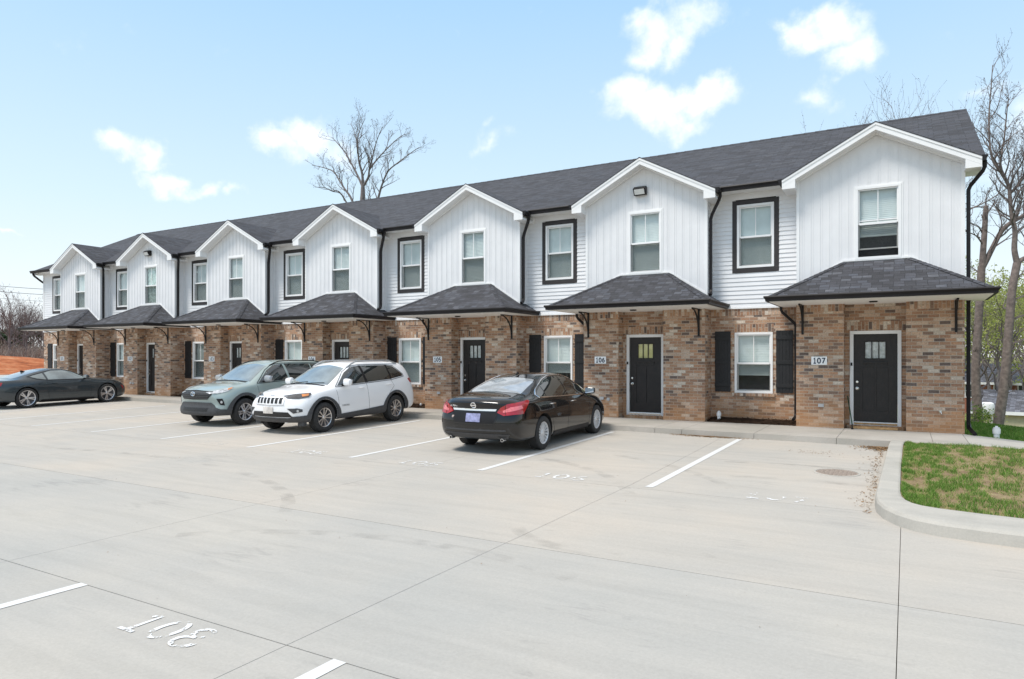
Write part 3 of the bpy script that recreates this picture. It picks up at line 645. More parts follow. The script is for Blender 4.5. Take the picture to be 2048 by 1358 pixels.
def townhouse(i):
    r = random.Random(100+i); num = 107-i
    T = empty('townhouse', (X107-PU*i, 0, 0))
    last, first = (i == 6), (i == 0)
    bx0 = -3.754-(.30 if last else 0)
    # ---------------- brick storey
    mb = MB(); zt = SOF+.0; lw = (-3.16, -2.25, .83, 2.34)
    holed(mb, bx0, -1.64, .02, 2.965, YW, .10, [lw])
    for a, b in [(-1.64, -.64), (.58, 1.64)]:
        mb.add([(a, YB, .02), (b, YB, .02), (b, YB, zt+.03), (a, YB, zt+.03)], [(0, 1, 2, 3)])
    mb.add([(-.64, YB, .02), (-.64, YD, .02), (-.64, YD, zt+.03), (-.64, YB, zt+.03)], [(0, 1, 2, 3)]); mb.add([(.58, YB, .02), (.58, YB, zt+.03), (.58, YD, zt+.03), (.58, YD, .02)], [(0, 1, 2, 3)])
    holed(mb, -.64, .58, .02, zt+.03, YD, .08, [(-.52, .47, .18, 2.31)])
    mb.add([(1.64, YB, .02), (1.64, 28.1 if first else YW+.02, .02), (1.64, 28.1 if first else YW+.02, 2.965), (1.64, YB, 2.965)], [(0, 1, 2, 3)])
    mb.add([(-1.64, YB, .02), (-1.64, YB, 2.965), (-1.64, YW, 2.965), (-1.64, YW, .02)], [(0, 1, 2, 3)])
    mb.add([(-1.64, YB, 2.965), (1.64, YB, 2.965), (1.64, YW, 2.965), (-1.64, YW, 2.965)], [(0, 1, 2, 3)])
    if last: mb.add([(bx0, YW, .02), (bx0, YW, 2.965), (bx0, 28.1, 2.965), (bx0, 28.1, .02)], [(0, 1, 2, 3)])
    mb.add([(bx0, 28.1, .02), (bx0, 28.1, 2.965), (1.64, 28.1, 2.965), (1.64, 28.1, .02)], [(0, 1, 2, 3)])
    # upright courses
    mb.box(bx0, -1.645, YW-.004, YW+.03, 2.765, 2.962, 1)
    mb.box(lw[0]-.02, lw[1]+.02, YW-.005, YW+.02, lw[3]+.006, lw[3]+.205, 1)
    mb.box(-.636, .576, YD-.005, YD+.02, 2.325, 2.53, 1)
    for a, b in [(-1.636, -.644), (.584, 1.636)]: mb.box(a, b, YB-.004, YB+.02, 2.765, 2.955, 1)
    # projecting brick sill, door sill
    mb.box(lw[0]-.05, lw[1]+.05, YW-.055, YW+.09, lw[2]-.075, lw[2]-.002, 1)
    mb.box(-.60, .55, YD-.10, YD+.1, .09, .178, 1)
    mb.build('brick_wall', [BRICK, SOLDIER], T)
    # ---------------- upper storey, bay: lapped siding
    mb = MB(); z = 2.965; uw = (-3.10, -2.22, 3.95, 5.53); lap = .108
    # the laps bulge 12 mm at their lower edge
    while z < 5.84:
        z1 = min(z+lap, 5.84)
        segs = [(bx0, -1.60)]
        if z1 > uw[2]-.10 and z < uw[3]+.10: segs = [(bx0, uw[0]-.05), (uw[1]+.05, -1.60)]
        for a, b in segs:
            yl = YW-.026
            mb.add([(a, yl, z), (b, yl, z), (b, YW-.008, z1), (a, YW-.008, z1), (a, YW, z), (b, YW, z)], [(0, 1, 2, 3), (5, 1, 0, 4)])
        # return beside the gabled bump of this house and of its neighbour
        xr = 1.645; mb.add([(xr+.014, YU, z), (xr+.014, YW, z), (xr, YW, z1), (xr, YU, z1), (xr, YU, z), (xr, YW, z)], [(0, 1, 2, 3), (5, 1, 0, 4)])
        if first:
            mb.add([(xr+.014, YW, z), (xr+.014, 28.1, z), (xr, 28.1, z1), (xr, YW, z1)], [(0, 1, 2, 3)])
        if last:
            mb.add([(bx0-.014, YW, z), (bx0, YW, z1), (bx0, 28.1, z1), (bx0-.014, 28.1, z)], [(0, 1, 2, 3)])
        z = z1
    mb.box(-1.655, -1.64, YU+.01, YW, 2.965, 5.84)
    mb.box(bx0, uw[0]-.04, YW, YW+.05, 2.95, 5.84, 1); mb.box(uw[1]+.04, -1.6, YW, YW+.05, 2.95, 5.84, 1)
    mb.box(bx0+.02, -1.62, 28.0, 28.1, 2.965, 5.9, 1); mb.box(-1.6, 1.645, 28.0, 28.1, 2.965, 5.9, 1)
    # corner posts and starter strip
    mb.box(bx0+.0, bx0+.05, YW-.032, YW+.0, 2.965, 5.83, 1)
    if last: mb.box(bx0-.03, bx0+.045, YW-.034, YW+.05, 2.965, 5.83, 1)
    mb.box(bx0, -1.66, YW-.034, YW+.0, 2.935, 2.975, 1)
    if first or last:
        xs = 1.645 if first else bx0
        mb.add([(xs, YW, 5.8), (xs, 28.1, 5.8), (xs, RIDY, RIDZ-.06)], [(0, 1, 2)])
    mb.build('siding_wall', [WHITE, TRIM], T)
    # ---------------- upper storey, bump: board and batten gable
    mb = MB(); gw = (-.42, .49, 3.92, 5.56); hw = 1.645
    holed(mb, -hw, hw, 2.965, 5.80, YU, .1, [gw])
    mb.add([(-hw, YU, 5.80), (hw, YU, 5.80), (hw, YU, GP-GS*hw-.05), (0, YU, GP-.05), (-hw, YU, GP-GS*hw-.05)], [(0, 1, 2, 3, 4)])
    x = -hw+.10
    while x < hw-.03:
        zt2 = GP-GS*abs(x)-.10
        if gw[0]-.05 < x < gw[1]+.05:
            parts = [(3.0, gw[2]-.035), (gw[3]+.035, zt2)]
        else: parts = [(3.0, zt2)]
        for a, b in parts:
            mb.box(x-.010, x+.010, YU-.008, YU+.004, a, b)
            if a < b: mb.box(x+.048, x+.056, YU-.005, YU+.004, a, b)
        x += .1965
    mb.box(-hw-.012, -hw+.055, YU-.018, YU+.0, 2.97, GP-GS*hw-.09, 1); mb.box(hw-.055, hw+.018, YU-.018, YU+.03, 2.97, GP-GS*hw-.09, 1)
    mb.box(hw, hw+.016, YU+.03, YU+.07, 2.97, 5.80, 1)
    # trim strip following the awning hips (flashing channel) and rake moulding
    mb.build('batten_wall', [WHITE, TRIM], T)
    # ---------------- windows
    styl = {0: (('slat', None), ('closed', None), ('closed', .09)), 1: (('slat', .17), ('shade', None), ('closed', None)), 2: (('shade', None), ('closed', None), ('slat', None)),
            3: (('shade', None), ('shade', None), ('slat', None)), 4: (('open', None), ('slat', None), ('slat', None)), 5: (('open', None), ('slat', None), ('closed', None)), 6: (('shade', None), ('shade', None), ('shade', None))}[i]
    if i == 5: styl = (('shade', None), ('shade', None), ('paper', None))
    if i == 0: styl = (('slat', .0), ('shade', None), ('closed', .27))
    if i == 1: styl = (('closed', .24), ('shade', None), ('closed', None))
    if i == 0: low_style, up_style, g_style = ('closed', .24), ('shade', None), ('closed', .27)
    else: low_style, up_style, g_style = styl
    # window strips: the bay left of each bump belongs to this house
    o = make_window(T, *lw[:2], lw[2], lw[3], YW, low_style); setp(o, 'lower window between the shutters')
    o = make_window(T, *uw, YW, up_style, trim=.115); setp(o, 'upper window in a dark surround')
    o = make_window(T, *gw, YU, g_style, gable=True, opened=first); setp(o, 'window in the gabled wall')
    # ---------------- shutters
    for a, b in [(-3.645, -3.255), (-2.175, -1.785)]:
        mb = MB(); n = 5; w = (b-a)/n
        for k in range(n): mb.box(a+k*w+.004, a+(k+1)*w-.004, YW-.035, YW-.008, .85, 2.375)
        mb.box(a+.003, b-.003, YW-.030, YW-.010, .855, 2.37)
        for zc in (1.03, 1.60, 2.20): mb.box(a, b, YW-.055, YW-.034, zc-.045, zc+.045)
        mb.build('shutter', SHUT, T, bevel=.003, uv=False)
    # ---------------- door
    d0, d1, dz0, dz1 = -.455, .405, .235, 2.245
    mb = MB(); frame_rect(mb, -.54, .49, .18, 2.325, .075, YD-.022, YD+.10); mb.box(-.47, .42, YD-.03, YD+.10, .18, .20)
    fr = mb.build('door_frame', TRIM, T, bevel=.003, uv=False)
    mb = MB(); yd = YD+.03
    gl = [(-.225, -.105), (-.085, .035), (.055, .175)]; gz0, gz1 = 1.70, 2.07
    holed(mb, d0-.005, d1+.005, dz0, dz1+.005, yd, .03, [(a, b, gz0, gz1) for a, b in gl]+[(-.28, -.045, .50, 1.50), (.0, .235, .50, 1.50)])
    for a, b in [(-.28, -.045), (.0, .235)]: mb.box(a, b, yd+.012, yd+.03, .50, 1.50)
    mb.box(-.27, .215, yd-.028, yd, 1.585, 1.622); 
    for xx in (-.25, -.03, .17): mb.box(xx, xx+.05, yd-.02, yd, 1.555, 1.59)
    frame_rect(mb, -.25, .20, gz0-.03, gz1+.03, .022, yd-.012, yd+.004)
    dr = mb.build('door', DOOR, T, bevel=.003, uv=False)
    mb = MB()
    for a, b in gl: mb.box(a, b, yd+.016, yd+.020, gz0, gz1)
    mb.build('door_pane', GLASS, dr, uv=False)
    mb = MB(); mb.box(-.24, .19, yd+.028, yd+.033, gz0-.02, gz1+.02)
    mb.build('door_curtain', YSHADE if i == 1 else GSHADE, dr, uv=False)
    for zc in (1.16, 1.01):
        mb = MB(); mb.lathe([(0, -.062), (.022, -.058), (.031, -.045), (.026, -.03), (.014, -.025), (.014, -.010), (.036, -.006), (.036, 0)] if zc < 1.1 else [(0, -.02), (.026, -.018), (.032, 0)], 16, 'y', (d0+.065, yd, zc))
        mb.build('door_knob' if zc < 1.1 else 'deadbolt', NICKEL, dr, smooth=True, uv=False)
    mb = MB(); mb.box(d0, d1, YD-.05, YD+.03, .20, .234); mb.build('threshold', WOODM if first else NICKEL, T, uv=False)
    mb = MB(); mb.box(-.525, -.485, YD-.045, YD-.022, 1.53, 1.60)
    mb.box(-.523, -.487, YD-.040, YD-.022, 1.42, 1.52, 1); mb.build('doorbell', [BLACK, PVC], T, bevel=.004, uv=False)
    # ---------------- number plate
    pz, pxx = 1.645, -1.15
    mb = MB(); mb.box(pxx-.165, pxx+.165, YB-.016, YB-.002, pz-.095, pz+.095)
    pl = mb.build('number_plate', PLATE, T, bevel=.003, uv=False)
    mb = MB(); h = .135
    number(mb, str(num), lambda q, dz: (pxx+(q[0]-.97)*h*1.02, YB-.019-dz, pz-.068+q[1]*h), .095, .66)
    for k, ch in enumerate(str(num)):       # slab feet on the ones and sevens
        if ch == '1':
            pass
    mb.build('numerals', INK, pl, uv=False)
    # ---------------- outlet, hose bib
    mb = MB(); mb.box(-1.17, -1.05, YB-.03, YB-.002, .58, .655); mb.build('outlet_box', GMETAL, T, bevel=.008, uv=False)
    if first:
        mb = MB(); mb.lathe([(0, -.03), (.03, -.028), (.032, -.0)], 12, 'y', (1.21, YB, .58)); mb.tube([(1.21, YB-.02, .58), (1.21, YB-.08, .575), (1.23, YB-.10, .53)], [.014, .014, .011])
        mb.lathe([(0, 0), (.028, 0), (.028, .008), (0, .008)], 10, 'z', (1.21, YB-.07, .605)); mb.build('hose_tap', NICKEL, T, smooth=True, uv=False)
    if i in (3, 4, 5, 1):
        mb = MB(); mb.lathe([(0, -.05), (.04, -.045), (.05, 0)], 14, 'y', (-.92, YB, .60)); mb.build('vent_cap', GMETAL, T, smooth=True, uv=False)
    # ---------------- awning
    ex, y0, ze, zr, rx0, rx1 = 2.02, 15.75, 3.055, 3.89, -.655, .675
    A = Vector((-ex, y0, ze)); B = Vector((ex, y0, ze)); R0 = Vector((rx0, YU, zr)); R1 = Vector((rx1, YU, zr))
    D = Vector((-ex, YW, ze)); E_ = Vector((ex, YW, ze)); R0b = Vector((rx0, YW, zr)); R1b = Vector((rx1, YW, zr))
    mb = MB(); mb.add([A, B, R1, R0], [(0, 1, 2, 3)]); mb.add([B, E_, R1b, R1], [(0, 1, 2, 3)]); mb.add([D, A, R0, R0b], [(0, 1, 2, 3)])
    dz = Vector((0, 0, -.02)); mb.add([A+dz, B+dz, B, A], [(0, 1, 2, 3)]); mb.add([B+dz, E_+dz, E_, B], [(0, 1, 2, 3)]); mb.add([D+dz, A+dz, A, D], [(0, 1, 2, 3)])
    # hip caps: overlapping tabs
    for P, Q, s in ((A, R0, -1), (B, R1, 1)):
        n = 15; dvec = (Q-P)
        for k in range(n):
            p = P+dvec*(k/n); q = P+dvec*((k+1.02)/n); up = Vector((0, 0, .010)); up2 = Vector((0, 0, .004))
            perp = Vector((dvec.y, -dvec.x, 0)).normalized()*.085
            dn = Vector((0, 0, -.022))
            mb.add([p+up+perp+dn, p+up+Vector((0, 0, .012)), p+up-perp+dn, q+up2+perp+dn, q+up2+Vector((0, 0, .010)), q+up2-perp+dn], [(0, 1, 4, 3), (1, 2, 5, 4), (0, 2, 1)])
    aw = mb.build('awning', AWN, T)
    mb = MB()       # gutter: K profile along the three eaves
    prof = [(0, 0), (.095, 0), (.105, -.025), (.088, -.05), (.070, -.075), (.066, -.118), (0, -.118)]
    def gut(p, q, outv, ext0=0, ext1=0):
        p, q, outv = Vector(p), Vector(q), Vector(outv); t = (q-p).normalized()
        a = [p+outv*u+Vector((0, 0, v))-t*ext0*u for u, v in prof]; b = [q+outv*u+Vector((0, 0, v))+t*ext1*u for u, v in prof]
        n = len(prof); mb.add(a+b, [(k, (k+1) % n, n+(k+1) % n, n+k) for k in range(n)]+[tuple(range(n))[::-1], tuple(range(n, 2*n))])
    g0 = ze+.005
    gut((-ex, y0, g0), (ex, y0, g0), (0, -1, 0), 1, 1); gut((ex, y0, g0), (ex, YW-.03, g0), (1, 0, 0), .98, 0); gut((-ex, YW-.03, g0), (-ex, y0, g0), (-1, 0, 0), 0, .98)
    mb.build('gutter', GUTTER, aw, uv=False)
    mb = MB(); mb.box(-ex+.005, ex-.005, y0+.004, YW-.036, SOF, ze-.022)
    mb.build('soffit', SOFFIT, aw, uv=False)
    mb = MB(); mb.lathe([(0, -.03), (.075, -.028), (.085, -.012), (.085, 0)], 20, 'z', (-.03, 16.55, SOF)); mb.build('ceiling_light', BLACK, aw, smooth=True, uv=False)
    for bxx in (-1.50, 1.49):
        mb = MB(); mb.box(bxx-.024, bxx+.024, YB-.028, YB-.003, 2.25, SOF)
        mb.box(bxx-.018, bxx+.018, YB-.62, YB-.03, SOF-.022, SOF-.002)
        pts = [(bxx, YB-.03-.58*(1-cos(t*pi/2)), 2.36+(.545)*sin(t*pi/2)) for t in [k/10 for k in range(11)]]
        pr = None
        for p, q in zip(pts, pts[1:]):
            p, q = Vector(p), Vector(q); nv = Vector((0, (q-p).z, -(q-p).y)).normalized()*.013
            sx = Vector((.018, 0, 0)); mb.add([p-sx-nv, p+sx-nv, p+sx+nv, p-sx+nv, q-sx-nv, q+sx-nv, q+sx+nv, q-sx+nv], [(0, 1, 5, 4), (1, 2, 6, 5), (2, 3, 7, 6), (3, 0, 4, 7), (0, 3, 2, 1), (4, 5, 6, 7)])
        mb.build('bracket', BLACK, aw, bevel=.003, uv=False)
    # flashing channel on the wall along the top of the awning
    mb = MB()
    for p, q in (((-1.62, 3.30), (rx0, zr+.012)), ((rx0, zr+.012), (rx1, zr+.012)), ((rx1, zr+.012), (1.62, 3.30))):
        p = Vector((p[0], YU-.022, p[1])); q = Vector((q[0], YU-.022, q[1]))
        mb.prism([p, q, q+Vector((0, 0, .04)), p+Vector((0, 0, .04))], (0, .02, 0))
    mb.build('flashing', TRIM, T, uv=False)
    # ---------------- roof: main slope piece, ridge, dormer
    mb = MB(); x0 = bx0-(.33 if last else 0); x1 = 1.64
    if first: x1 = 2.03
    e = Vector
    mb.add([(x0, EAVY-.02, EAVZ), (x1, EAVY-.02, EAVZ), (x1, RIDY, RIDZ), (x0, RIDY, RIDZ)], [(0, 1, 2, 3)])
    mb.add([(x1, 28.1+.35, EAVZ), (x0, 28.1+.35, EAVZ), (x0, RIDY, RIDZ), (x1, RIDY, RIDZ)], [(0, 1, 2, 3)])
    n = 18
    for k in range(n):
        a = x0+(x1-x0)*k/n; b = x0+(x1-x0)*(k+1)/n
        mb.add([(a, RIDY-.15, RIDZ-.062), (b, RIDY-.15, RIDZ-.070), (b, RIDY, RIDZ+.014), (a, RIDY, RIDZ+.022), (b, RIDY+.15, RIDZ-.07), (a, RIDY+.15, RIDZ-.062)], [(0, 1, 2, 3), (3, 2, 4, 5), (0, 3, 5)])
    yi = lambda z: EAVY+(z-EAVZ)/SL+.15
    ze2 = GP-GS*GX
    for s in (-1, 1):
        q = [(0, GYF-.02, GP), (s*GX, GYF-.02, ze2), (s*GX, yi(ze2), ze2), (0, yi(GP), GP)]
        mb.add(q if s < 0 else q[::-1], [(0, 1, 2, 3)])
        q = [(s*.0, GYF-.02, GP), (s*GX, GYF-.02, ze2), (s*GX, GYF-.02, ze2-.022), (0, GYF-.02, GP-.022)]
        mb.add(q, [(0, 1, 2, 3)])
    rf = mb.build('roof', ROOF, T)
    # soffits, fascia, rakes
    mb = MB(); 
    mb.box(x0 if last else bx0, -GX+.2, EAVY+.02, YW+.02, EAVZ-.10, EAVZ-.075)
    for s in (-1, 1):
        ang = math.atan(GS)
        # rake board, its lower moulding, and the sloping soffit behind
        def ry(x, off): return GP-GS*x-off
        for (ya, yb, o0, o1, xa) in ((GYF, GYF+.03, .022, .185, 0), (GYF-.014, GYF+.0, .022, .075, 0), (GYF+.03, YU+.02, .165, .183, 0), (YU-.05, YU-.015, .183, .215, 0)):
            xb = GX
            P = [(s*xa, ya, ry(xa, o0)), (s*xb, ya, ry(xb, o0)), (s*xb, ya, ry(xb, o1)), (s*xa, ya, ry(xa, o1))]
            if s > 0: P = P[::-1]
            mb.prism(P, (0, yb-ya, 0))
        # boxed return at the foot of the rake
        xa, xb = 1.645, GX
        P = [(s*xa, GYF+.002, ry(xa, .185)), (s*xb, GYF+.002, ry(xb, .185)), (s*xb, GYF+.002, ry(GX, .19)-.04), (s*xa, GYF+.002, ry(GX, .19)-.04)]
        if s > 0: P = P[::-1]
        mb.prism(P, (0, YU+.30-GYF, 0))
        mb.box(min(s*1.66, s*GX), max(s*1.66, s*GX), YU+.3, YW+.05, ry(GX, .19)-.04, ry(GX, .022)-.03) if s > 0 or True else None
    if first: # right verge board
        P = [(x1, EAVY, EAVZ-.02), (x1, RIDY, RIDZ-.02), (x1, RIDY, RIDZ-.2), (x1, EAVY, EAVZ-.2)]; mb.prism(P[::-1], (-.03, 0, 0))
        mb.prism([(1.66, EAVY, EAVZ-.2), (x1-.03, EAVY, EAVZ-.2), (x1-.03, EAVY, EAVZ-.17), (1.66, EAVY, EAVZ-.17)], (0, RIDY-EAVY, RIDZ-EAVZ))
        yb_ = 28.45; P = [(x1, yb_, EAVZ-.02), (x1, RIDY, RIDZ-.02), (x1, RIDY, RIDZ-.2), (x1, yb_, EAVZ-.2)]; mb.prism(P, (-.03, 0, 0))
        mb.prism([(1.66, yb_, EAVZ-.2), (x1-.03, yb_, EAVZ-.2), (x1-.03, yb_, EAVZ-.17), (1.66, yb_, EAVZ-.17)], (0, RIDY-yb_, RIDZ-EAVZ))
    if last:
        P = [(x0, EAVY, EAVZ-.02), (x0, RIDY, RIDZ-.02), (x0, RIDY, RIDZ-.2), (x0, EAVY, EAVZ-.2)]; mb.prism(P, (.03, 0, 0))
        mb.prism([(x0+.03, EAVY, EAVZ-.2), (bx0, EAVY, EAVZ-.2), (bx0, EAVY, EAVZ-.17), (x0+.03, EAVY, EAVZ-.17)], (0, RIDY-EAVY, RIDZ-EAVZ))
        mb.box(x0, bx0, EAVY+.02, YW, EAVZ-.17, EAVZ-.10)
    mb.build('fascia', TRIM, rf, uv=False)
    mb = MB()       # main gutter in the bay, short lengths down the sides of the dormer
    gz_ = EAVZ+.012
    gut((x0 if last else -PU+GX+.02, EAVY-.02, gz_), (-GX-.02, EAVY-.02, gz_), (0, -1, 0))
    ze3 = ze2+.012
    gut((GX, GYF+.0, ze3), (GX, EAVY-.02 if not first else EAVY+.1, ze3), (1, 0, 0)); gut((-GX, EAVY-.02, ze3), (-GX, GYF+.0, ze3), (-1, 0, 0))
    mb.build('gutter', GUTTER, rf, uv=False)
    # ---------------- downspouts
    def spout(pts, w=.050, par=T):
        mb = MB(); mb.tube(pts, w, 4); return mb.build('downspout', GUTTER, par, bevel=.006, uv=False)
    xd = 1.715
    if not first:
        spout([(1.99, 17.18, 5.80), (1.99, 17.20, 5.70), (1.95, 17.24, 5.62), (1.75, 17.36, 5.30), (xd, 17.38, 5.20), (xd, 17.38, 5.0), (xd, 17.38, 3.42), (xd+.01, 17.34, 3.34), (xd+.03, 17.20, 3.28)])
    else:
        spout([(1.99, 17.10, 5.80), (1.99, 17.12, 5.68), (1.96, 17.16, 5.60), (1.76, 17.36, 5.36), (xd+.01, 17.38, 5.27), (xd+.01, 17.38, 5.0), (xd+.01, 17.38, .32), (xd+.02, 17.30, .22), (xd+.10, 17.02, .13)], .052)
    spout([(-2.03, 17.50, 2.95), (-2.03, 17.50, 2.86), (-2.0, 17.52, 2.80), (-1.76, 17.60, 2.56), (-1.72, 17.62, 2.48), (-1.72, 17.62, 2.3), (-1.72, 17.62, .36), (-1.73, 17.56, .28), (-1.75, 17.42, .24)], .042)
    if last:
        spout([(x0+.22, 17.26, 5.86), (x0+.22, 17.27, 5.76), (x0+.27, 17.3, 5.68), (bx0-.04, 17.64, 5.42), (bx0-.03, 17.75, 5.36), (bx0-.05, 17.80, 5.2), (bx0-.05, 17.80, .3)])
    # ---------------- flood light on two of the gables
    if i in (1, 5):
        mb = MB(); c = (-.07, YU-.10, 6.08)
        mb.prism([(c[0]-.165, YU-.01, c[2]-.10), (c[0]-.165, YU-.01, c[2]+.11), (c[0]-.165, YU-.10, c[2]+.12), (c[0]-.165, YU-.20, c[2]+.05), (c[0]-.165, YU-.11, c[2]-.11)], (.33, 0, 0))
        fl = mb.build('flood_light', BLACK, T, bevel=.008, uv=False)
        mb = MB(); p = Vector((0, YU-.20, c[2]+.05)); q = Vector((0, YU-.11, c[2]-.11)); nv = Vector((0, -.16, -.09)).normalized()*.006; d = (q-p)
        a, b = p+d*.12+nv, p+d*.88+nv
        mb.prism([(c[0]-.135, a.y, a.z), (c[0]+.135, a.y, a.z), (c[0]+.135, b.y, b.z), (c[0]-.135, b.y, b.z)], tuple(-nv*.8)); mb.build('lamp_lens', LAMPW, fl, uv=False)
    return T
LBL = ['townhouse numbered 107 at the right end of the row, beside the lawn',
       'townhouse numbered 106 with a flood light on its gable and yellow shade in the door',
       'townhouse numbered 105 directly behind the black sedan',
       'townhouse numbered 104 directly behind the white suv',
       'townhouse numbered 103, the one between the flood-lit 102 and number 104',
       'townhouse numbered 102 with a flood light on its gable, near the dark coupe nose',
       'townhouse numbered 101 at the far left end of the row']
HOUSES = []
for i in range(7):
    t = townhouse(i); setp(t, LBL[i], 'townhouse', 'attached townhouses in one row'); HOUSES.append(t)

# mulch beds in the bays
for i in range(7):
    mb = MB(); X = X107-PU*i; rg = random.Random(i)
    nx, ny = 26, 10
    for j in range(ny):
        for k in range(nx):
            u, v = k/(nx-1), j/(ny-1); ed = min(1, min(u, 1-u, v, 1-v)*6)
            mb.v.append((X-3.74+2.09*u, 17.10+.60*v, .105+.03*ed+.085*v**.7+rg.uniform(-.012, .012)))
    for j in range(ny-1):
        for k in range(nx-1): a = j*nx+k; mb.f.append([a, a+1, a+nx+1, a+nx]); mb.m.append(0)
    for _ in range(520):
        x, vv = X-3.74+2.09*rg.random(), rg.random(); y = 17.07+.6*vv; a = rg.uniform(0, 6.28); l, w = rg.uniform(.015, .045), rg.uniform(.004, .01); z = .135+.085*vv**.7+rg.uniform(0, .02) if vv > .06 else .128
        c, s_ = cos(a), sin(a); t = rg.uniform(-.012, .012)
        mb.add([(x-c*l-s_*w, y-s_*l+c*w, z-t), (x-c*l+s_*w, y-s_*l-c*w, z-t), (x+c*l+s_*w, y+s_*l-c*w, z+t), (x+c*l-s_*w, y+s_*l+c*w, z+t)], [(0, 1, 2, 3)])
    setp(mb.build('mulch_bed', MULCH, uv=False, smooth=False), 'dark bark mulch bed at the foot of the brick wall', 'mulch', 'mulch beds under the lower windows', 'stuff')
# ------------------------------------------------------------------ cars
def pchip(pts):
    xs = [p[0] for p in pts]; ys = [p[1] for p in pts]; n = len(xs)
    h = [xs[i+1]-xs[i] for i in range(n-1)]; d = [(ys[i+1]-ys[i])/h[i] for i in range(n-1)]
    m = [d[0]]+[0]*(n-2)+[d[-1]]
    for i in range(1, n-1):
        if d[i-1]*d[i] > 0:
            w1, w2 = 2*h[i]+h[i-1], h[i]+2*h[i-1]; m[i] = (w1+w2)/(w1/d[i-1]+w2/d[i])
    def f(x):
        if x <= xs[0]: return ys[0]
        if x >= xs[-1]: return ys[-1]
        i = max(k for k in range(n-1) if xs[k] <= x); t = (x-xs[i])/h[i]
        return (2*t**3-3*t*t+1)*ys[i]+(t**3-2*t*t+t)*h[i]*m[i]+(-2*t**3+3*t*t)*ys[i+1]+(t**3-t*t)*h[i]*m[i+1]
    return f
def car_paint(name, col, metal=.0, rough=.28, dust=.3):
    m, t, b = base(name)
    b.inputs['Base Color'].default_value = tuple(col)+(1,); b.inputs['Metallic'].default_value = metal; b.inputs['Roughness'].default_value = rough
    b.inputs['Coat Weight'].default_value = 1; b.inputs['Coat Roughness'].default_value = .02; b.inputs['Specular IOR Level'].default_value = .15
    # thin film of road dust towards the sills
    c = N(t, 'ShaderNodeTexCoord'); s = N(t, 'ShaderNodeSeparateXYZ'); L(t, c.outputs['Object'], s.inputs[0])
    no = N(t, 'ShaderNodeTexNoise'); no.inputs['Scale'].default_value = 5; no.inputs['Detail'].default_value = 6; L(t, c.outputs['Object'], no.inputs['Vector'])
    mr = N(t, 'ShaderNodeMapRange'); mr.inputs[1].default_value = .25; mr.inputs[2].default_value = .75; mr.inputs[3].default_value = dust; mr.inputs[4].default_value = 0; L(t, s.outputs['Z'], mr.inputs[0])
    mu = N(t, 'ShaderNodeMath', operation='MULTIPLY'); L(t, mr.outputs[0], mu.inputs[0]); L(t, no.outputs[0], mu.inputs[1])
    mx = N(t, 'ShaderNodeMix', data_type='RGBA'); L(t, mu.outputs[0], mx.inputs['Factor']); mx.inputs[6].default_value = tuple(col)+(1,); mx.inputs[7].default_value = (.30, .27, .23, 1)
    L(t, mx.outputs[2], b.inputs['Base Color'])
    rr = N(t, 'ShaderNodeMath', operation='ADD'); L(t, mu.outputs[0], rr.inputs[0]); rr.inputs[1].default_value = rough; L(t, rr.outputs[0], b.inputs['Roughness'])
    cr = N(t, 'ShaderNodeMath', operation='SUBTRACT'); cr.inputs[0].default_value = 1; L(t, mu.outputs[0], cr.inputs[1]); L(t, cr.outputs[0], b.inputs['Coat Weight'])
    return m
CGLASS = pm('car_glass', (.020, .024, .024), .04, var=.1, coat=1, spec=.9)
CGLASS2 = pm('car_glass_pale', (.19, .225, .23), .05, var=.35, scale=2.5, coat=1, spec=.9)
CHROME = pm('chrome', (.85, .85, .86), .08, metal=1, var=.02)
SEAM = pm('seam', (.01, .01, .01), .8, var=.1)
CLAD = pm('cladding', (.055, .056, .060), .6, var=.15, scale=20, bump=.1, bscale=200)
TYRE = pm('tyre', (.026, .025, .025), .8, var=.25, scale=12, bump=.3, bscale=60)
WELL = pm('wheel_well', (.012, .012, .012), .9, var=.2)
ALLOY = pm('alloy', (.62, .62, .64), .28, metal=.85, var=.05)
ALLOYD = pm('alloy_dark', (.10, .10, .11), .35, metal=.6, var=.1)
REDL = pm('tail_lens', (.36, .008, .012), .08, var=.25, scale=14, coat=1)
REDP = pm('tail_lens_pale', (.70, .16, .17), .1, var=.2, scale=20, coat=1)
HEADL = pm('head_lens', (.55, .57, .60), .08, metal=.5, var=.45, scale=16, coat=1)
HEADD = pm('head_lens_dark', (.045, .045, .05), .08, var=.4, scale=16, coat=1)
AMBER = pm('amber_lens', (.62, .22, .06), .12, var=.2, coat=1)
MESHB = pm('grille_mesh', (.014, .014, .015), .45, var=.5, scale=60, bump=.8, bscale=90)
LICP = pm('licence_plate', (.27, .28, .46), .5, var=.35, scale=14)
LICP2 = pm('licence_plate_pale', (.66, .62, .58), .5, var=.25, scale=10)
SILV = pm('silver_plastic', (.45, .46, .47), .35, metal=.5, var=.05)

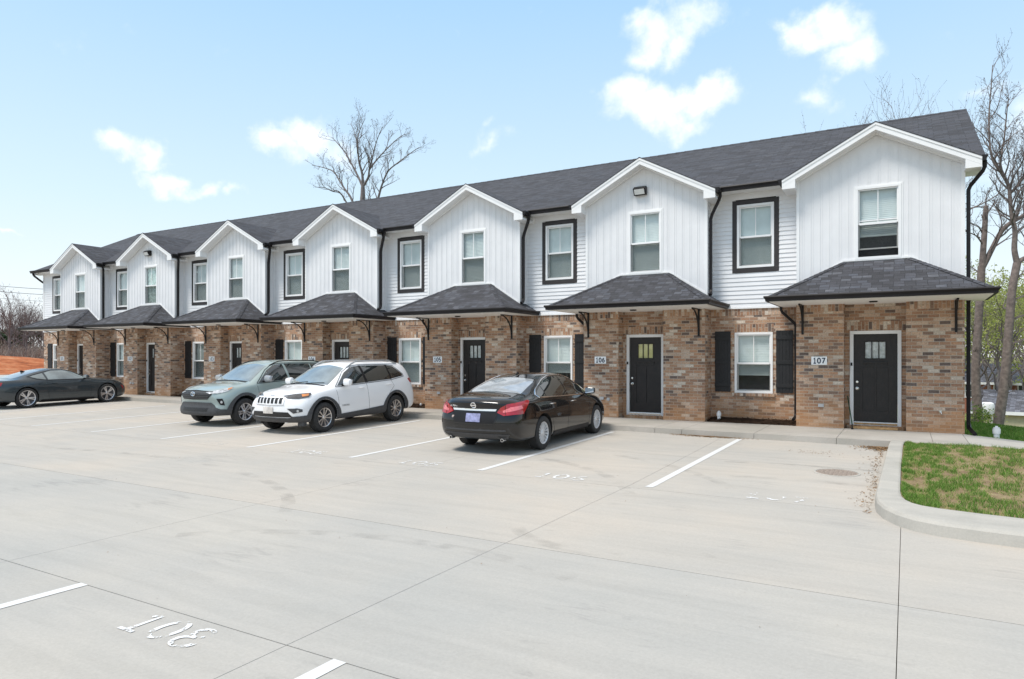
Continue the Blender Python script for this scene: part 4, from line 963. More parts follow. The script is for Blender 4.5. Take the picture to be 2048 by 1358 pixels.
def fixn(me):
    bm = bmesh.new(); bm.from_mesh(me); bmesh.ops.recalc_face_normals(bm, faces=bm.faces); bm.to_mesh(me); bm.free()
class Car:
    def __init__(s, spec, label, loc, rz, pitch=0, scale=1):
        s.p = spec; s.T = empty(spec['name'], loc, rz); s.T.rotation_euler = (0, pitch, rz); s.T.scale = (scale,)*3 if not hasattr(scale, '__len__') else scale
        setp(s.T, label, spec['cat'])
        s.body()
    def body(s):
        p = s.p; F = {k: pchip(p[k]) for k in ('low', 'W', 'belt', 'bw', 'top', 'rw', 'te')}
        nb, rb = pchip(p['nose']), pchip(p['tail'])
        x0, x1 = p['low'][0][0], p['low'][-1][0]
        xs = [x0]; x = x0
        while x < x1-.02:
            st = .045 if (x-x0 < .3 or x1-x < .35) else .085; x += st; xs.append(min(x, x1))
        if xs[-1] < x1: xs.append(x1)
        R, K = 10, 8
        mb = MB(); ring = []
        def sec(x):
            low, Wd, be, bw, tp, rw, te = [F[k](x) for k in ('low', 'W', 'belt', 'bw', 'top', 'rw', 'te')]
            be = min(be, tp-te-.01); h = be-low; ed = tp-te
            side = [(Wd*.90, low), (Wd*.965, low+.035), (Wd*.99, low+.10*h+.03), (Wd, low+.34*h), (Wd*1.0, low+.56*h), (Wd*.988, low+.76*h), (Wd*.3+bw*.7+.004, low+.93*h), (bw, be)]
            m = .5; side += [(bw+(rw-bw)*.5+.022*min(1, (ed-be)/.3), be+(ed-be)*.5), (rw, ed)]
            tops = []
            for k in range(1, K):
                t = 1-2*k/K; tops.append((rw*t*1.0, ed+te*(1-abs(t)**2.4)))
            return side, tops, low
        def tr(x, y, z):
            mid = (x0+x1)/2
            if x > x1-.75: w = (x-(x1-.75))/.75; x += nb(z)*w*w - p.get('ncurve', .12)*(y/.9)**2*w*w
            if x < x0+.6: w = ((x0+.6)-x)/.6; x += -rb(z)*w*w + p.get('tcurve', .08)*(y/.9)**2*w*w
            return (x, y, z)
        for x in xs:
            side, tops, low = sec(x); r = []
            for k in range(1, K): r.append((side[0][0]*(-1+2*k/K), low))       # bottom, -y to +y
            pts = [(-side[0][0], low)]+r+[q for q in side]+tops+[(-y, z) for y, z in side[::-1]][:-1]
            ring.append(len(mb.v)); mb.v += [tr(x, y, z) for y, z in pts]; n = len(pts)
        for a, b in zip(ring, ring[1:]):
            for k in range(n): mb.f.append([a+k, a+(k+1) % n, b+(k+1) % n, b+k]); mb.m.append(0)
        for (x, a, fl) in ((x0, ring[0], True), (x1, ring[-1], False)):
            side, tops, low = sec(x); G = [[None]*(K+1) for _ in range(R)]
            for i in range(R):
                G[i][0] = a if i == 0 else a+n-i; G[i][K] = a+K+i
            for k in range(1, K): G[0][k] = a+k; G[R-1][K-k] = a+K+R-1+k
            for i in range(1, R-1):
                for k in range(1, K):
                    t = -1+2*k/K; y = side[i][0]*t; z = side[i][1]+(F['te'](x)*(1-abs(t)**2.4))*(i/(R-1))**2
                    G[i][k] = len(mb.v); mb.v.append(tr(x, y, z))
            for i in range(R-1):
                for k in range(K):
                    q = [G[i][k], G[i][k+1], G[i+1][k+1], G[i+1][k]]
                    mb.f.append(q[::-1] if fl else q); mb.m.append(0)
        o = mb.build('body', [p['paint'], WELL], None, smooth=True, uv=False, sharp=180)
        fixn(o.data)
        o.modifiers.new('s', 'SUBSURF').levels = 1
        # wheel openings
        cuts = []
        for wx in p['wx']:
            for sgn in (-1, 1):
                c = MB(); rr = p['arch']; wc = F['W'](wx)
                ya, yb = sgn*(wc-.34), sgn*(wc+.25)
                ptsA = [(wx+rr*cos(2*pi*k/32), ya, p['wr']+.01+rr*sin(2*pi*k/32)) for k in range(32)]
                c.prism(ptsA if sgn > 0 else ptsA[::-1], (0, yb-ya, 0), 0)
                c.prism([(wx-rr, ya, p['wr']), (wx-rr, ya, -.1), (wx+rr, ya, -.1), (wx+rr, ya, p['wr'])][::(1 if sgn < 0 else -1)], (0, (yb-ya)*.999, 0), 0) if False else None
                co = c.build('cut', WELL, None, uv=False); fixn(co.data); cuts.append(co)
        for co in cuts:
            md = o.modifiers.new('b', 'BOOLEAN'); md.operation = 'DIFFERENCE'; md.solver = 'EXACT'; md.object = co; md.material_mode = 'TRANSFER'
        inv = s.T.matrix_world
        o.parent = None
        bpy.context.view_layer.update(); dg = bpy.context.evaluated_depsgraph_get()
        me = bpy.data.meshes.new_from_object(o.evaluated_get(dg)); o.modifiers.clear(); o.data = me; me.name = 'body'; o.parent = s.T
        for co in cuts: bpy.data.objects.remove(co)
        me.polygons.foreach_set('use_smooth', [True]*len(me.polygons)); me.set_sharp_from_angle(angle=radians(38))
        me.update(); s.bodyo = o
        bm = bmesh.new(); bm.from_mesh(me); s.bvh = BVHTree.FromBMesh(bm); bm.free()
    def cast(s, p, d, fb=True):
        d = Vector(d).normalized(); h = s.bvh.ray_cast(Vector(p)-d*4, d, 8)
        if h[0] is None or (h[0]-Vector(p)).length > .45:
            if not fb: return None
            h = s.bvh.find_nearest(Vector(p)); return h[0], h[1]
        return h[0], h[1]
    def patch(s, name, pts3, d, mat, off=.004, thick=.006, grid=.05, parent=None, smooth=True, shape=True, rim=True):
        """plate laid on the bodywork: outline pts3 (3D, near the surface) cast along d"""
        d = Vector(d).normalized(); r = d.cross(Vector((0, 0, 1))); r = r.normalized(); u = r.cross(d)
        P = [Vector(q) for q in pts3]; P2 = []
        for a, b in zip(P, P[1:]+P[:1]):
            m = max(1, int((b-a).length/grid))
            for k in range(m): P2.append(a+(b-a)*(k/m))
        o0 = P[0]; c2 = [((q-o0).dot(r), (q-o0).dot(u)) for q in P2]; dep = sum((q-o0).dot(d) for q in P2)/len(P2)
        nb = len(c2); inn = []
        xs = [c[0] for c in c2]; ys = [c[1] for c in c2]
        def inside(x, y):
            c = False
            for i in range(nb):
                (xa, ya), (xb, yb) = c2[i-1], c2[i]
                if (ya > y) != (yb > y) and x < (xb-xa)*(y-ya)/(yb-ya)+xa: c = not c
            return c
        gx = min(xs)+grid*.5
        while gx < max(xs):
            gy = min(ys)+grid*.5
            while gy < max(ys):
                if inside(gx, gy) and min((gx-a)**2+(gy-b)**2 for a, b in c2) > (grid*.45)**2: inn.append((gx, gy))
                gy += grid
            gx += grid
        vs2, es, fs, _, _, _ = delaunay_2d_cdt([Vector(c) for c in c2+inn], [], [list(range(nb))], 1, 1e-6)
        top, bot = [], []
        for v in vs2:
            q = o0+r*v.x+u*v.y+d*dep; h, nn = s.cast(q, d)
            if nn.dot(d) > 0: nn = -nn
            nn = (nn*.6-d*.4).normalized()
            top.append(h+nn*(off+thick)); bot.append(h-nn*.004)
        n = len(vs2); mb = MB(); mb.v = [tuple(v) for v in top+bot]
        cnt = {}
        for f in fs:
            a = vs2[f[0]]; b = vs2[f[1]]; c = vs2[f[2]]
            f = list(f) if (b-a).cross(c-a) > 0 else list(f)[::-1]
            # seen from outside (looking along d) the winding must face -d
            mb.f.append(f); mb.m.append(0)
            for i in range(3): cnt[(f[i], f[(i+1) % 3])] = 1
        ff = list(mb.f)
        for (a, b) in list(cnt):
            if (b, a) not in cnt: mb.f.append([b, a, n+a, n+b]); mb.m.append(0)
        o = mb.build(name, mat, parent or s.T, smooth=smooth, uv=False, sharp=50)
        return o
    def line(s, name, pts3, d, mat, rad, off=.0, parent=None, closed=False, n=6, step=.05, flat=1.0):
        P = [Vector(q) for q in pts3]
        if closed: P.append(P[0])
        Q = []
        for a, b in zip(P, P[1:]):
            m = max(1, int((b-a).length/step))
            for k in range(m): Q.append(a+(b-a)*(k/m))
        Q.append(P[-1]); out = []
        for q in Q:
            h, nn = s.cast(q, d)
            if nn.dot(Vector(d)) > 0: nn = -nn
            out.append(h+nn*off)
        mb = MB(); mb.tube(out, rad, n, flat=flat); return mb.build(name, mat, parent or s.T, smooth=True, uv=False)
    def wheels(s, style, tyre_w=.225):
        p = s.p; r = p['wr']; F = pchip(p['W']); first = None
        for wx in p['wx']:
            for sg in (-1, 1):
                y = sg*(F(wx)-.115)
                if first is None:
                    mb = MB(); w = tyre_w/2; rr = r*p.get('rimf', .66)
                    mb.lathe([(rr*.97, -w*.86), (rr*1.03, -w*.98), (rr*1.2, -w*1.04), (r*.93, -w*.96), (r*.985, -w*.80), (r, -w*.45), (r, w*.45), (r*.985, w*.80), (r*.93, w*.96), (rr*1.2, w*1.04), (rr*1.03, w*.98), (rr*.97, w*.86), (rr*.93, w*.5), (rr*.93, -w*.5)], 40, 'y', closed=True)
                    t = mb.build('wheel', TYRE, s.T, smooth=True, uv=False, sharp=35)
                    mb = MB(); f = w*.80            # outer face towards +y
                    mb.lathe([(rr*.90, f*.2), (rr*.93, f*.9), (rr*1.0, f*1.06), (rr*.965, f*1.08), (rr*.90, f*.98), (rr*.88, f*.2)], 40, 'y', m=0, closed=True)
                    mb.lathe([(rr*.9, f*.15), (0, f*.05)], 32, 'y', m=1)
                    mb.lathe([(rr*.55, f*.35), (0, f*.35)], 24, 'y', m=1)
                    def spoke(a0, a1, w0, w1, z0=.10, z1=.95, m=0, y0=.75, y1=.98):
                        q = []
                        for (rad, a, wd, yy) in ((rr*z0, a0, w0, y0), (rr*z1, a1, w1, y1)):
                            c, sn = cos(a), sin(a)
                            for dxx, dy in ((-wd, 0), (wd, 0), (wd*.7, .016), (-wd*.7, .016)): q.append((rad*c-dxx*sn, f*yy-.016+dy, rad*sn+dxx*c))
                        mb.add(q, [(0, 1, 5, 4), (1, 2, 6, 5), (2, 3, 7, 6), (3, 0, 4, 7), (0, 3, 2, 1), (4, 5, 6, 7)], m)
                    if style == 'cover':       # wheel cover with twin blades
                        for k in range(8):
                            a = 2*pi*k/8; spoke(a-.10, a-.20, .010, .016); spoke(a+.10, a+.20, .010, .016)
                        mb.lathe([(0, f*1.0), (rr*.20, f*.95), (rr*.27, f*.75), (rr*.27, f*.5)], 20, 'y')
                    elif style == 'ten':
                        for k in range(10): a = 2*pi*k/10; spoke(a, a+(.06 if k % 2 else -.06), .012, .018)
                        mb.lathe([(0, f*.92), (rr*.15, f*.90), (rr*.21, f*.75), (rr*.21, f*.4)], 20, 'y')
                    elif style == 'five':
                        for k in range(5):
                            a = 2*pi*k/5+.3; spoke(a-.10, a-.20, .030, .026); spoke(a+.10, a+.20, .030, .026); spoke(a, a, .016, .020, .1, .6, 1)
                        mb.lathe([(0, f*.90), (rr*.16, f*.88), (rr*.23, f*.72), (rr*.23, f*.4)], 20, 'y')
                    else:
                        for k in range(5):
                            a = 2*pi*k/5+pi/2; spoke(a-.07, a-.15, .024, .026); spoke(a+.07, a+.15, .024, .026); spoke(a, a, .008, .018, .2, .95, 1, .7, .95)
                        mb.lathe([(0, f*.90), (rr*.14, f*.88), (rr*.2, f*.72), (rr*.2, f*.4)], 20, 'y')
                    rim = mb.build('rim', [p.get('rimmat', ALLOY), ALLOYD], t, smooth=True, uv=False, sharp=30)
                    first = (t, rim)
                else:
                    t = first[0].copy(); COL.objects.link(t); t.parent = s.T; rim = first[1].copy(); COL.objects.link(rim); rim.parent = t
                t.location = (wx, y, r); t.rotation_euler = (0, .3*wx, 0 if sg > 0 else pi)
    def mirror(s, x, z, mat, y=None, w=.22, h=.15):
        p = s.p; be = pchip(p['bw'])(x)
        for sg in (-1, 1):
            mb = MB(); c = Vector((x, sg*(be+.14), z))
            mb.tube([(x+.02, sg*(be-.03), z-.07), (x+.01, sg*(be+.05), z-.05)], [.03, .028], 8, m=1)
            # rounded shell: lofted across
            rows = []
            for k in range(9):
                t = -1+2*k/8; q = sqrt(max(0, 1-abs(t)**6.0))*.9+.1
                for a in range(10):
                    an = 2*pi*a/10; mb.v.append((c.x+.075*q*cos(an)*(1.1 if cos(an) > 0 else .5)-.02*t*0, c.y+sg*t*w/2, c.z+h/2*q*math.copysign(abs(sin(an))**.6, sin(an))*(1-.12*t)))
            b = len(mb.v)-90
            for k in range(8):
                for a in range(10): mb.f.append([b+k*10+a, b+k*10+(a+1) % 10, b+(k+1)*10+(a+1) % 10, b+(k+1)*10+a]); mb.m.append(0)
            mb.f.append([b+a for a in range(10)]); mb.m.append(0); mb.f.append([b+80+a for a in range(10)]); mb.m.append(0)
            o = mb.build('mirror', [mat, BLACK], s.T, smooth=True, uv=False)
            mb = MB(); mb.box(x-.047, x-.042, min(c.y-w*.42, c.y+w*.42), max(c.y-w*.42, c.y+w*.42), z-h*.36, z+h*.36); mb.build('mirror_glass', CHROME, o, uv=False)
    def handle(s, x, z, mat):
        y = pchip(s.p['W'])(x)
        for sg in (-1, 1):
            h, nn = s.cast((x, sg*y, z), (0, -sg, 0))
            mb = MB(); mb.tube([h+Vector((-.10, 0, 0)), h+Vector((-.085, sg*.03, .002)), h+Vector((.06, sg*.034, .004)), h+Vector((.10, 0, .002))], [.011, .016, .016, .011], 8, flat=.7)
            mb.build('door_handle', mat, s.T, smooth=True, uv=False)
    def arches(s, mat, w=.065, lowz=.22, off=.010):
        p = s.p; F = pchip(p['W']); R = p['arch']+.004
        for wx in p['wx']:
            for sg in (-1, 1):
                zc = p['wr']+.01; a0 = math.asin(max(-1, (lowz+.02-zc)/R)); n = 22
                o_ = []; i_ = []
                for k in range(n+1):
                    a = a0+(pi-2*a0)*k/n; q = 1+.12*(abs(cos(a))**3)
                    o_.append((wx+(R+w)*q*cos(a) if True else 0, sg*F(wx), max(lowz+.02, zc+(R+w)*sin(a)))); i_.append((wx+R*cos(a), sg*F(wx), zc+R*sin(a)))
                s.patch('arch_trim', o_+i_[::-1], (0, -sg, 0), mat, off, .012, .06)
def text_mesh(name, txt, size, mat, parent, M, ext=.003):
    cu = bpy.data.curves.new(name, 'FONT'); cu.body = txt; cu.size = size; cu.extrude = ext; cu.align_x = 'CENTER'; cu.align_y = 'CENTER'; cu.offset = size*.015
    o = bpy.data.objects.new(name, cu); COL.objects.link(o); bpy.context.view_layer.update()
    me = bpy.data.meshes.new_from_object(o.evaluated_get(bpy.context.evaluated_depsgraph_get())); bpy.data.objects.remove(o)
    me.transform(M); me.materials.clear(); me.materials.append(mat); q = bpy.data.objects.new(name, me); COL.objects.link(q); q.parent = parent; return q
def frameM(c, xdir, updir):
    x = Vector(xdir).normalized(); n = x.cross(Vector(updir)).normalized(); y = n.cross(x)
    return Matrix(((x.x, y.x, n.x, c[0]), (x.y, y.y, n.y, c[1]), (x.z, y.z, n.z, c[2]), (0, 0, 0, 1)))

# ---- black sedan seen from behind (nose to the building)
PB = car_paint('black_paint', (.0035, .0032, .004), 0, .2, dust=.10)
sedan = dict(name='sedan', cat='car', paint=PB, wx=(-1.30, 1.47), wr=.33, arch=.378, rimf=.68, rimmat=pm('wheel_cover', (.66, .66, .67), .35, metal=.3, var=.08),
  low=[(-2.42, .34), (-2.2, .26), (-1.6, .23), (-.9, .20), (.8, .19), (2.0, .2), (2.40, .24)],
  W=[(-2.42, .74), (-2.36, .82), (-2.2, .875), (-1.9, .905), (-1.3, .925), (0, .91), (1.4, .925), (2.0, .88), (2.25, .80), (2.40, .66)],
  belt=[(-2.42, .88), (-2.25, .955), (-1.7, 1.00), (-.6, .975), (.5, .93), (1.1, .90), (1.6, .86), (2.1, .74), (2.40, .58)],
  bw=[(-2.42, .66), (-2.2, .80), (-1.6, .86), (0, .865), (1, .855), (1.6, .82), (2.1, .74), (2.40, .56)],
  top=[(-2.42, .985), (-2.33, 1.05), (-2.15, 1.085), (-1.9, 1.105), (-1.7, 1.135), (-1.3, 1.27), (-.9, 1.385), (-.45, 1.455), (.0, 1.47), (.4, 1.43), (.8, 1.28), (1.2, 1.08), (1.45, .985), (1.9, .88), (2.2, .78), (2.40, .64)],
  rw=[(-2.42, .56), (-2.1, .66), (-1.75, .665), (-1.2, .61), (-.5, .575), (.1, .575), (.6, .61), (1.15, .70), (1.5, .72), (2.0, .64), (2.40, .44)],
  te=[(-2.42, .03), (-1.9, .035), (-1.2, .05), (0, .06), (.8, .05), (1.5, .05), (2.4, .03)],
  nose=[(.2, -.02), (.4, .05), (.6, .03), (.8, -.05)], tail=[(.3, -.03), (.45, .04), (.62, .06), (.75, .02), (.85, -.01), (1.0, .035), (1.1, .02)], ncurve=.16, tcurve=.15)
c = Car(sedan, 'black four-door sedan parked nose-in, seen from behind in front of number 105', (-6.98, 13.0, gz(13.0)+.0), radians(91), radians(-1.0), (.985, .985, .985))
c.wheels('cover')
c.patch('rear_window', [(-1.70, -.60, 1.15), (-1.70, .60, 1.15), (-1.1, .545, 1.345), (-.93, .50, 1.385), (-.93, -.50, 1.385), (-1.1, -.545, 1.345)], (.55, 0, -.83), pm('rear_glass_painted_sky', (.30, .32, .34), .05, var=.2, coat=1, spec=.9), .001, .003)  # bright sky reflection put into the glass as a pale base colour
c.patch('windshield', [(1.18, -.66, 1.07), (1.18, .66, 1.07), (.45, .52, 1.40), (.45, -.52, 1.40)], (-.6, 0, -.8), CGLASS, .001, .003)
for sg in (-1, 1):
    d = (0, -sg, 0); y = sg*.85
    f1 = [(1.02, y, .965), (-.02, y, .995), (.0, y, 1.385), (.22, y, 1.382), (.50, y, 1.30), (.80, y, 1.13)]
    f2 = [(-.09, y, .997), (-1.02, y, 1.025), (-.98, y, 1.235), (-.75, y, 1.315), (-.45, y, 1.372), (-.07, y, 1.388)]
    f3 = [(-1.06, y, 1.027), (-1.32, y, 1.04), (-1.36, y, 1.075), (-1.22, y, 1.14), (-1.02, y, 1.218)]
    for f in (f1, f2, f3): c.patch('side_window', f, d, CGLASS, .001, .003)
    c.line('window_chrome', [(1.08, y, .945), (0, y, .975), (-1.0, y, 1.008), (-1.36, y, 1.022), (-1.42, y, 1.07), (-1.25, y, 1.165), (-1.0, y, 1.255), (-.75, y, 1.335), (-.45, y, 1.392), (-.05, y, 1.408), (.22, y, 1.402), (.52, y, 1.318), (.84, y, 1.14), (1.08, y, .955)], d, CHROME, .013, .007, step=.08)
    # door gaps
    c.line('door_seam', [(-.06, y, .97), (-.10, y, .70), (-.14, y, .30)], d, SEAM, .005, -.002)
    c.line('door_seam', [(-1.02, y, 1.0), (-1.08, y, .85), (-.92, y, .62), (-.86, y, .45), (-.80, y, .31)], d, SEAM, .005, -.002)
    c.line('door_seam', [(1.06, y, .93), (1.04, y, .70), (.98, y, .30)], d, SEAM, .005, -.002)
    c.line('door_seam', [(.98, y, .30), (-.80, y, .31)], d, SEAM, .005, -.002)
    c.patch('sill_trim', [(.97, y, .30), (-.82, y, .31), (-.86, y, .23), (1.0, y, .21)], d, BLACK, .004, .014)
    # tail lamp wrapping the corner
    dd = (.75, -sg*.66, 0)
    c.patch('tail_light', [(-2.40, sg*.50, .80), (-2.36, sg*.55, .90), (-2.32, sg*.66, .955), (-2.1, sg*.84, .985), (-1.90, sg*.89, 1.005), (-1.86, sg*.90, .985), (-2.04, sg*.90, .84), (-2.10, sg*.89, .77), (-2.28, sg*.80, .765), (-2.38, sg*.62, .745)], dd, REDL, .006, .012, .04)
    c.patch('tail_light_reflector', [(-2.36, sg*.60, .84), (-2.30, sg*.72, .90), (-2.12, sg*.86, .925), (-2.10, sg*.88, .87), (-2.28, sg*.78, .83), (-2.37, sg*.61, .80)], dd, REDP, .016, .006, .04)
    c.line('light_divider', [(-2.33, sg*.63, .95), (-2.36, sg*.66, .75)], dd, SEAM, .005, .018)
    c.patch('exhaust_trim', [(-2.40, sg*.52, .29), (-2.40, sg*.64, .29), (-2.40, sg*.66, .36), (-2.40, sg*.50, .36)], (1, 0, 0), BLACK, .004, .006, .04)
    mb = MB(); mb.lathe([(.030, 0), (.040, 0), (.042, .14), (.030, .14), (.028, .04)], 16, 'z'); o = mb.build('exhaust_pipe', CHROME, c.T, smooth=True, uv=False); o.location = (-2.36, sg*.57, .29); o.scale = (.8, .8, .8); o.rotation_euler = (0, pi/2, 0)
for y0 in (0,):
    c.patch('bumper_insert', [(-2.42, -.72, .40), (-2.42, .72, .40), (-2.42, .66, .31), (-2.42, -.66, .31)], (1, 0, 0), CLAD, .004, .010)
    c.patch('bumper_crease', [(-2.42, -.66, .485), (-2.42, .66, .485), (-2.42, .66, .455), (-2.42, -.66, .455)], (1, 0, 0), CLAD, .002, .006)
    c.patch('plate_recess', [(-2.40, -.50, .80), (-2.40, .50, .80), (-2.40, .43, .60), (-2.40, -.43, .60)], (1, 0, 0), BLACK, .001, .003)
    c.patch('licence_plate', [(-2.40, -.155, .775), (-2.40, .155, .775), (-2.40, .155, .62), (-2.40, -.155, .62)], (1, 0, 0), LICP, .006, .008)
    c.patch('chrome_bar', [(-2.40, -.48, .865), (-2.40, .48, .865), (-2.40, .46, .825), (-2.40, -.46, .825)], (1, 0, 0), CHROME, .008, .014)
    c.line('boot_seam', [(-2.38, -.50, .74), (-2.40, -.44, .57), (-2.40, 0, .565), (-2.40, .44, .57), (-2.38, .50, .74)], (1, 0, 0), SEAM, .005, .0)
    h, nn = c.cast((-2.38, 0, .93), (1, 0, 0)); mb = MB(); mb.lathe([(.042, -.006), (.058, -.004), (.058, .006), (.042, .008)], 28, 'z', closed=True)
    mb.box(-.064, .064, -.013, .013, 0, .012); o = mb.build('emblem', CHROME, c.T, smooth=True, uv=False, sharp=30)
    z = -Vector((1, 0, 0)); zz = (nn*1.0 if nn.x < 0 else -nn); yv = Vector((0, -1, 0)); xv = yv; up = zz.cross(xv)
    o.matrix_local = Matrix(((xv.x, up.x, zz.x, h.x), (xv.y, up.y, zz.y, h.y), (xv.z, up.z, zz.z, h.z), (0, 0, 0, 1)))
    h, nn = c.cast((-2.38, .46, .905), (1, 0, 0)); text_mesh('lettering', 'ALTIMA', .052, CHROME, c.T, frameM(h+Vector((-.006, 0, 0)), (0, -1, 0), (0, 0, 1)))
    mb = MB(); h, nn = c.cast((-2.41, .47, .70), (1, 0, 0)); mb.lathe([(0, -.004), (.030, -.004), (.030, 0)], 18, 'z'); o = mb.build('sticker', pm('sticker', (.55, .42, .38), .5, var=.5, scale=60), c.T, uv=False); o.location = h; o.rotation_euler = (0, pi/2, 0)
    mb = MB(); mb.prism([(-.62, -.012, 1.455), (-.78, -.008, 1.425), (-.72, -.008, 1.47), (-.68, -.01, 1.49)], (0, .02, 0)); mb.build('antenna', BLACK, c.T, uv=False)
c.patch('headlight', [(2.2, -.55, .70), (2.0, -.84, .78), (1.85, -.87, .80), (1.95, -.87, .70), (2.25, -.62, .62)], (-.7, .7, 0), HEADL, .004, .008)
c.patch('headlight', [(2.2, .55, .70), (2.0, .84, .78), (1.85, .87, .80), (1.95, .87, .70), (2.25, .62, .62)], (-.7, -.7, 0), HEADL, .004, .008)
c.mirror(.86, 1.03, PB, w=.24, h=.15); c.handle(.18, .855, CHROME); c.handle(-.86, .875, CHROME)

# ---- suv outline shared by the white and the green car, with their own proportions
def suv_spec(name, paint, k):
    return dict(name=name, cat='car', paint=paint, wx=k['wx'], wr=k['wr'], arch=k['arch'], rimf=.66, rimmat=k.get('rim', ALLOY), ncurve=.20, tcurve=.10,
      low=[(-2.28, .40), (-2.0, .30), (-.9, .27), (.8, .27), (1.9, .28), (2.27, .30)],
      W=[(-2.28, .74), (-2.2, .84), (-2.0, .90), (-1.3, .93), (0, .92), (1.4, .93), (1.9, .905), (2.15, .84), (2.27, .72)],
      belt=k['belt'], bw=[(-2.28, .66), (-2.1, .80), (-1.6, .86), (0, .875), (1, .865), (1.6, .84), (2.0, .78), (2.27, .62)],
      top=k['top'], rw=k['rw'], te=[(-2.28, .02), (-1.9, .04), (0, .06), (.8, .05), (1.5, .05), (2.27, .04)],
      nose=k['nose'], tail=[(.3, .0), (.5, .06), (.8, .02), (1.1, .0), (1.6, .0)])
PW = car_paint('white_paint', (.86, .86, .87), 0, .3, dust=.15)
kw = dict(wx=(-1.27, 1.43), wr=.36, arch=.425, rim=pm('alloy_grey', (.62, .59, .57), .3, metal=.85, var=.1),
  belt=[(-2.28, .95), (-2.0, 1.12), (-1.2, 1.12), (-.2, 1.08), (.8, 1.04), (1.2, 1.02), (1.7, .95), (2.1, .86), (2.27, .76)],
  top=[(-2.28, 1.05), (-2.22, 1.22), (-2.12, 1.42), (-1.98, 1.57), (-1.8, 1.625), (-1.2, 1.665), (-.3, 1.675), (.05, 1.655), (.35, 1.57), (.75, 1.35), (1.1, 1.16), (1.3, 1.10), (1.7, 1.045), (2.05, .975), (2.2, .92), (2.27, .87)],
  rw=[(-2.28, .60), (-2.0, .60), (-1.0, .615), (-.2, .62), (.4, .64), (1.1, .74), (1.5, .75), (2.0, .68), (2.27, .55)],
  nose=[(.25, -.10), (.4, .04), (.55, .07), (.7, .06), (.82, .035), (.95, -.04)])
c = Car(suv_spec('suv', PW, kw), 'white suv with seven-slot grille and roof rails parked facing out', (-12.86, 13.20, gz(13.2)), radians(-89), radians(1.0), (.985, .985, .985))
c.wheels('ten', .235)
c.patch('windshield', [(1.13, -.69, 1.145), (1.16, 0, 1.15), (1.13, .69, 1.145), (.42, .565, 1.535), (.34, 0, 1.60), (.42, -.565, 1.535)], (-.65, 0, -.76), CGLASS2, .001, .003)
c.patch('rear_window', [(-2.26, -.60, 1.16), (-2.26, .60, 1.16), (-2.08, .54, 1.47), (-2.08, -.54, 1.47)], (.9, 0, -.3), CGLASS, .001, .003)
c.patch('wiper_cowl', [(1.21, -.64, 1.115), (1.21, .64, 1.115), (1.15, .66, 1.135), (1.15, -.66, 1.135)], (-.4, 0, -.9), BLACK, .001, .004)
for y0 in (.02, -.52): c.line('wiper', [(1.16, y0, 1.14), (1.08, y0+.52, 1.19)], (-.65, 0, -.76), BLACK, .007, .012)
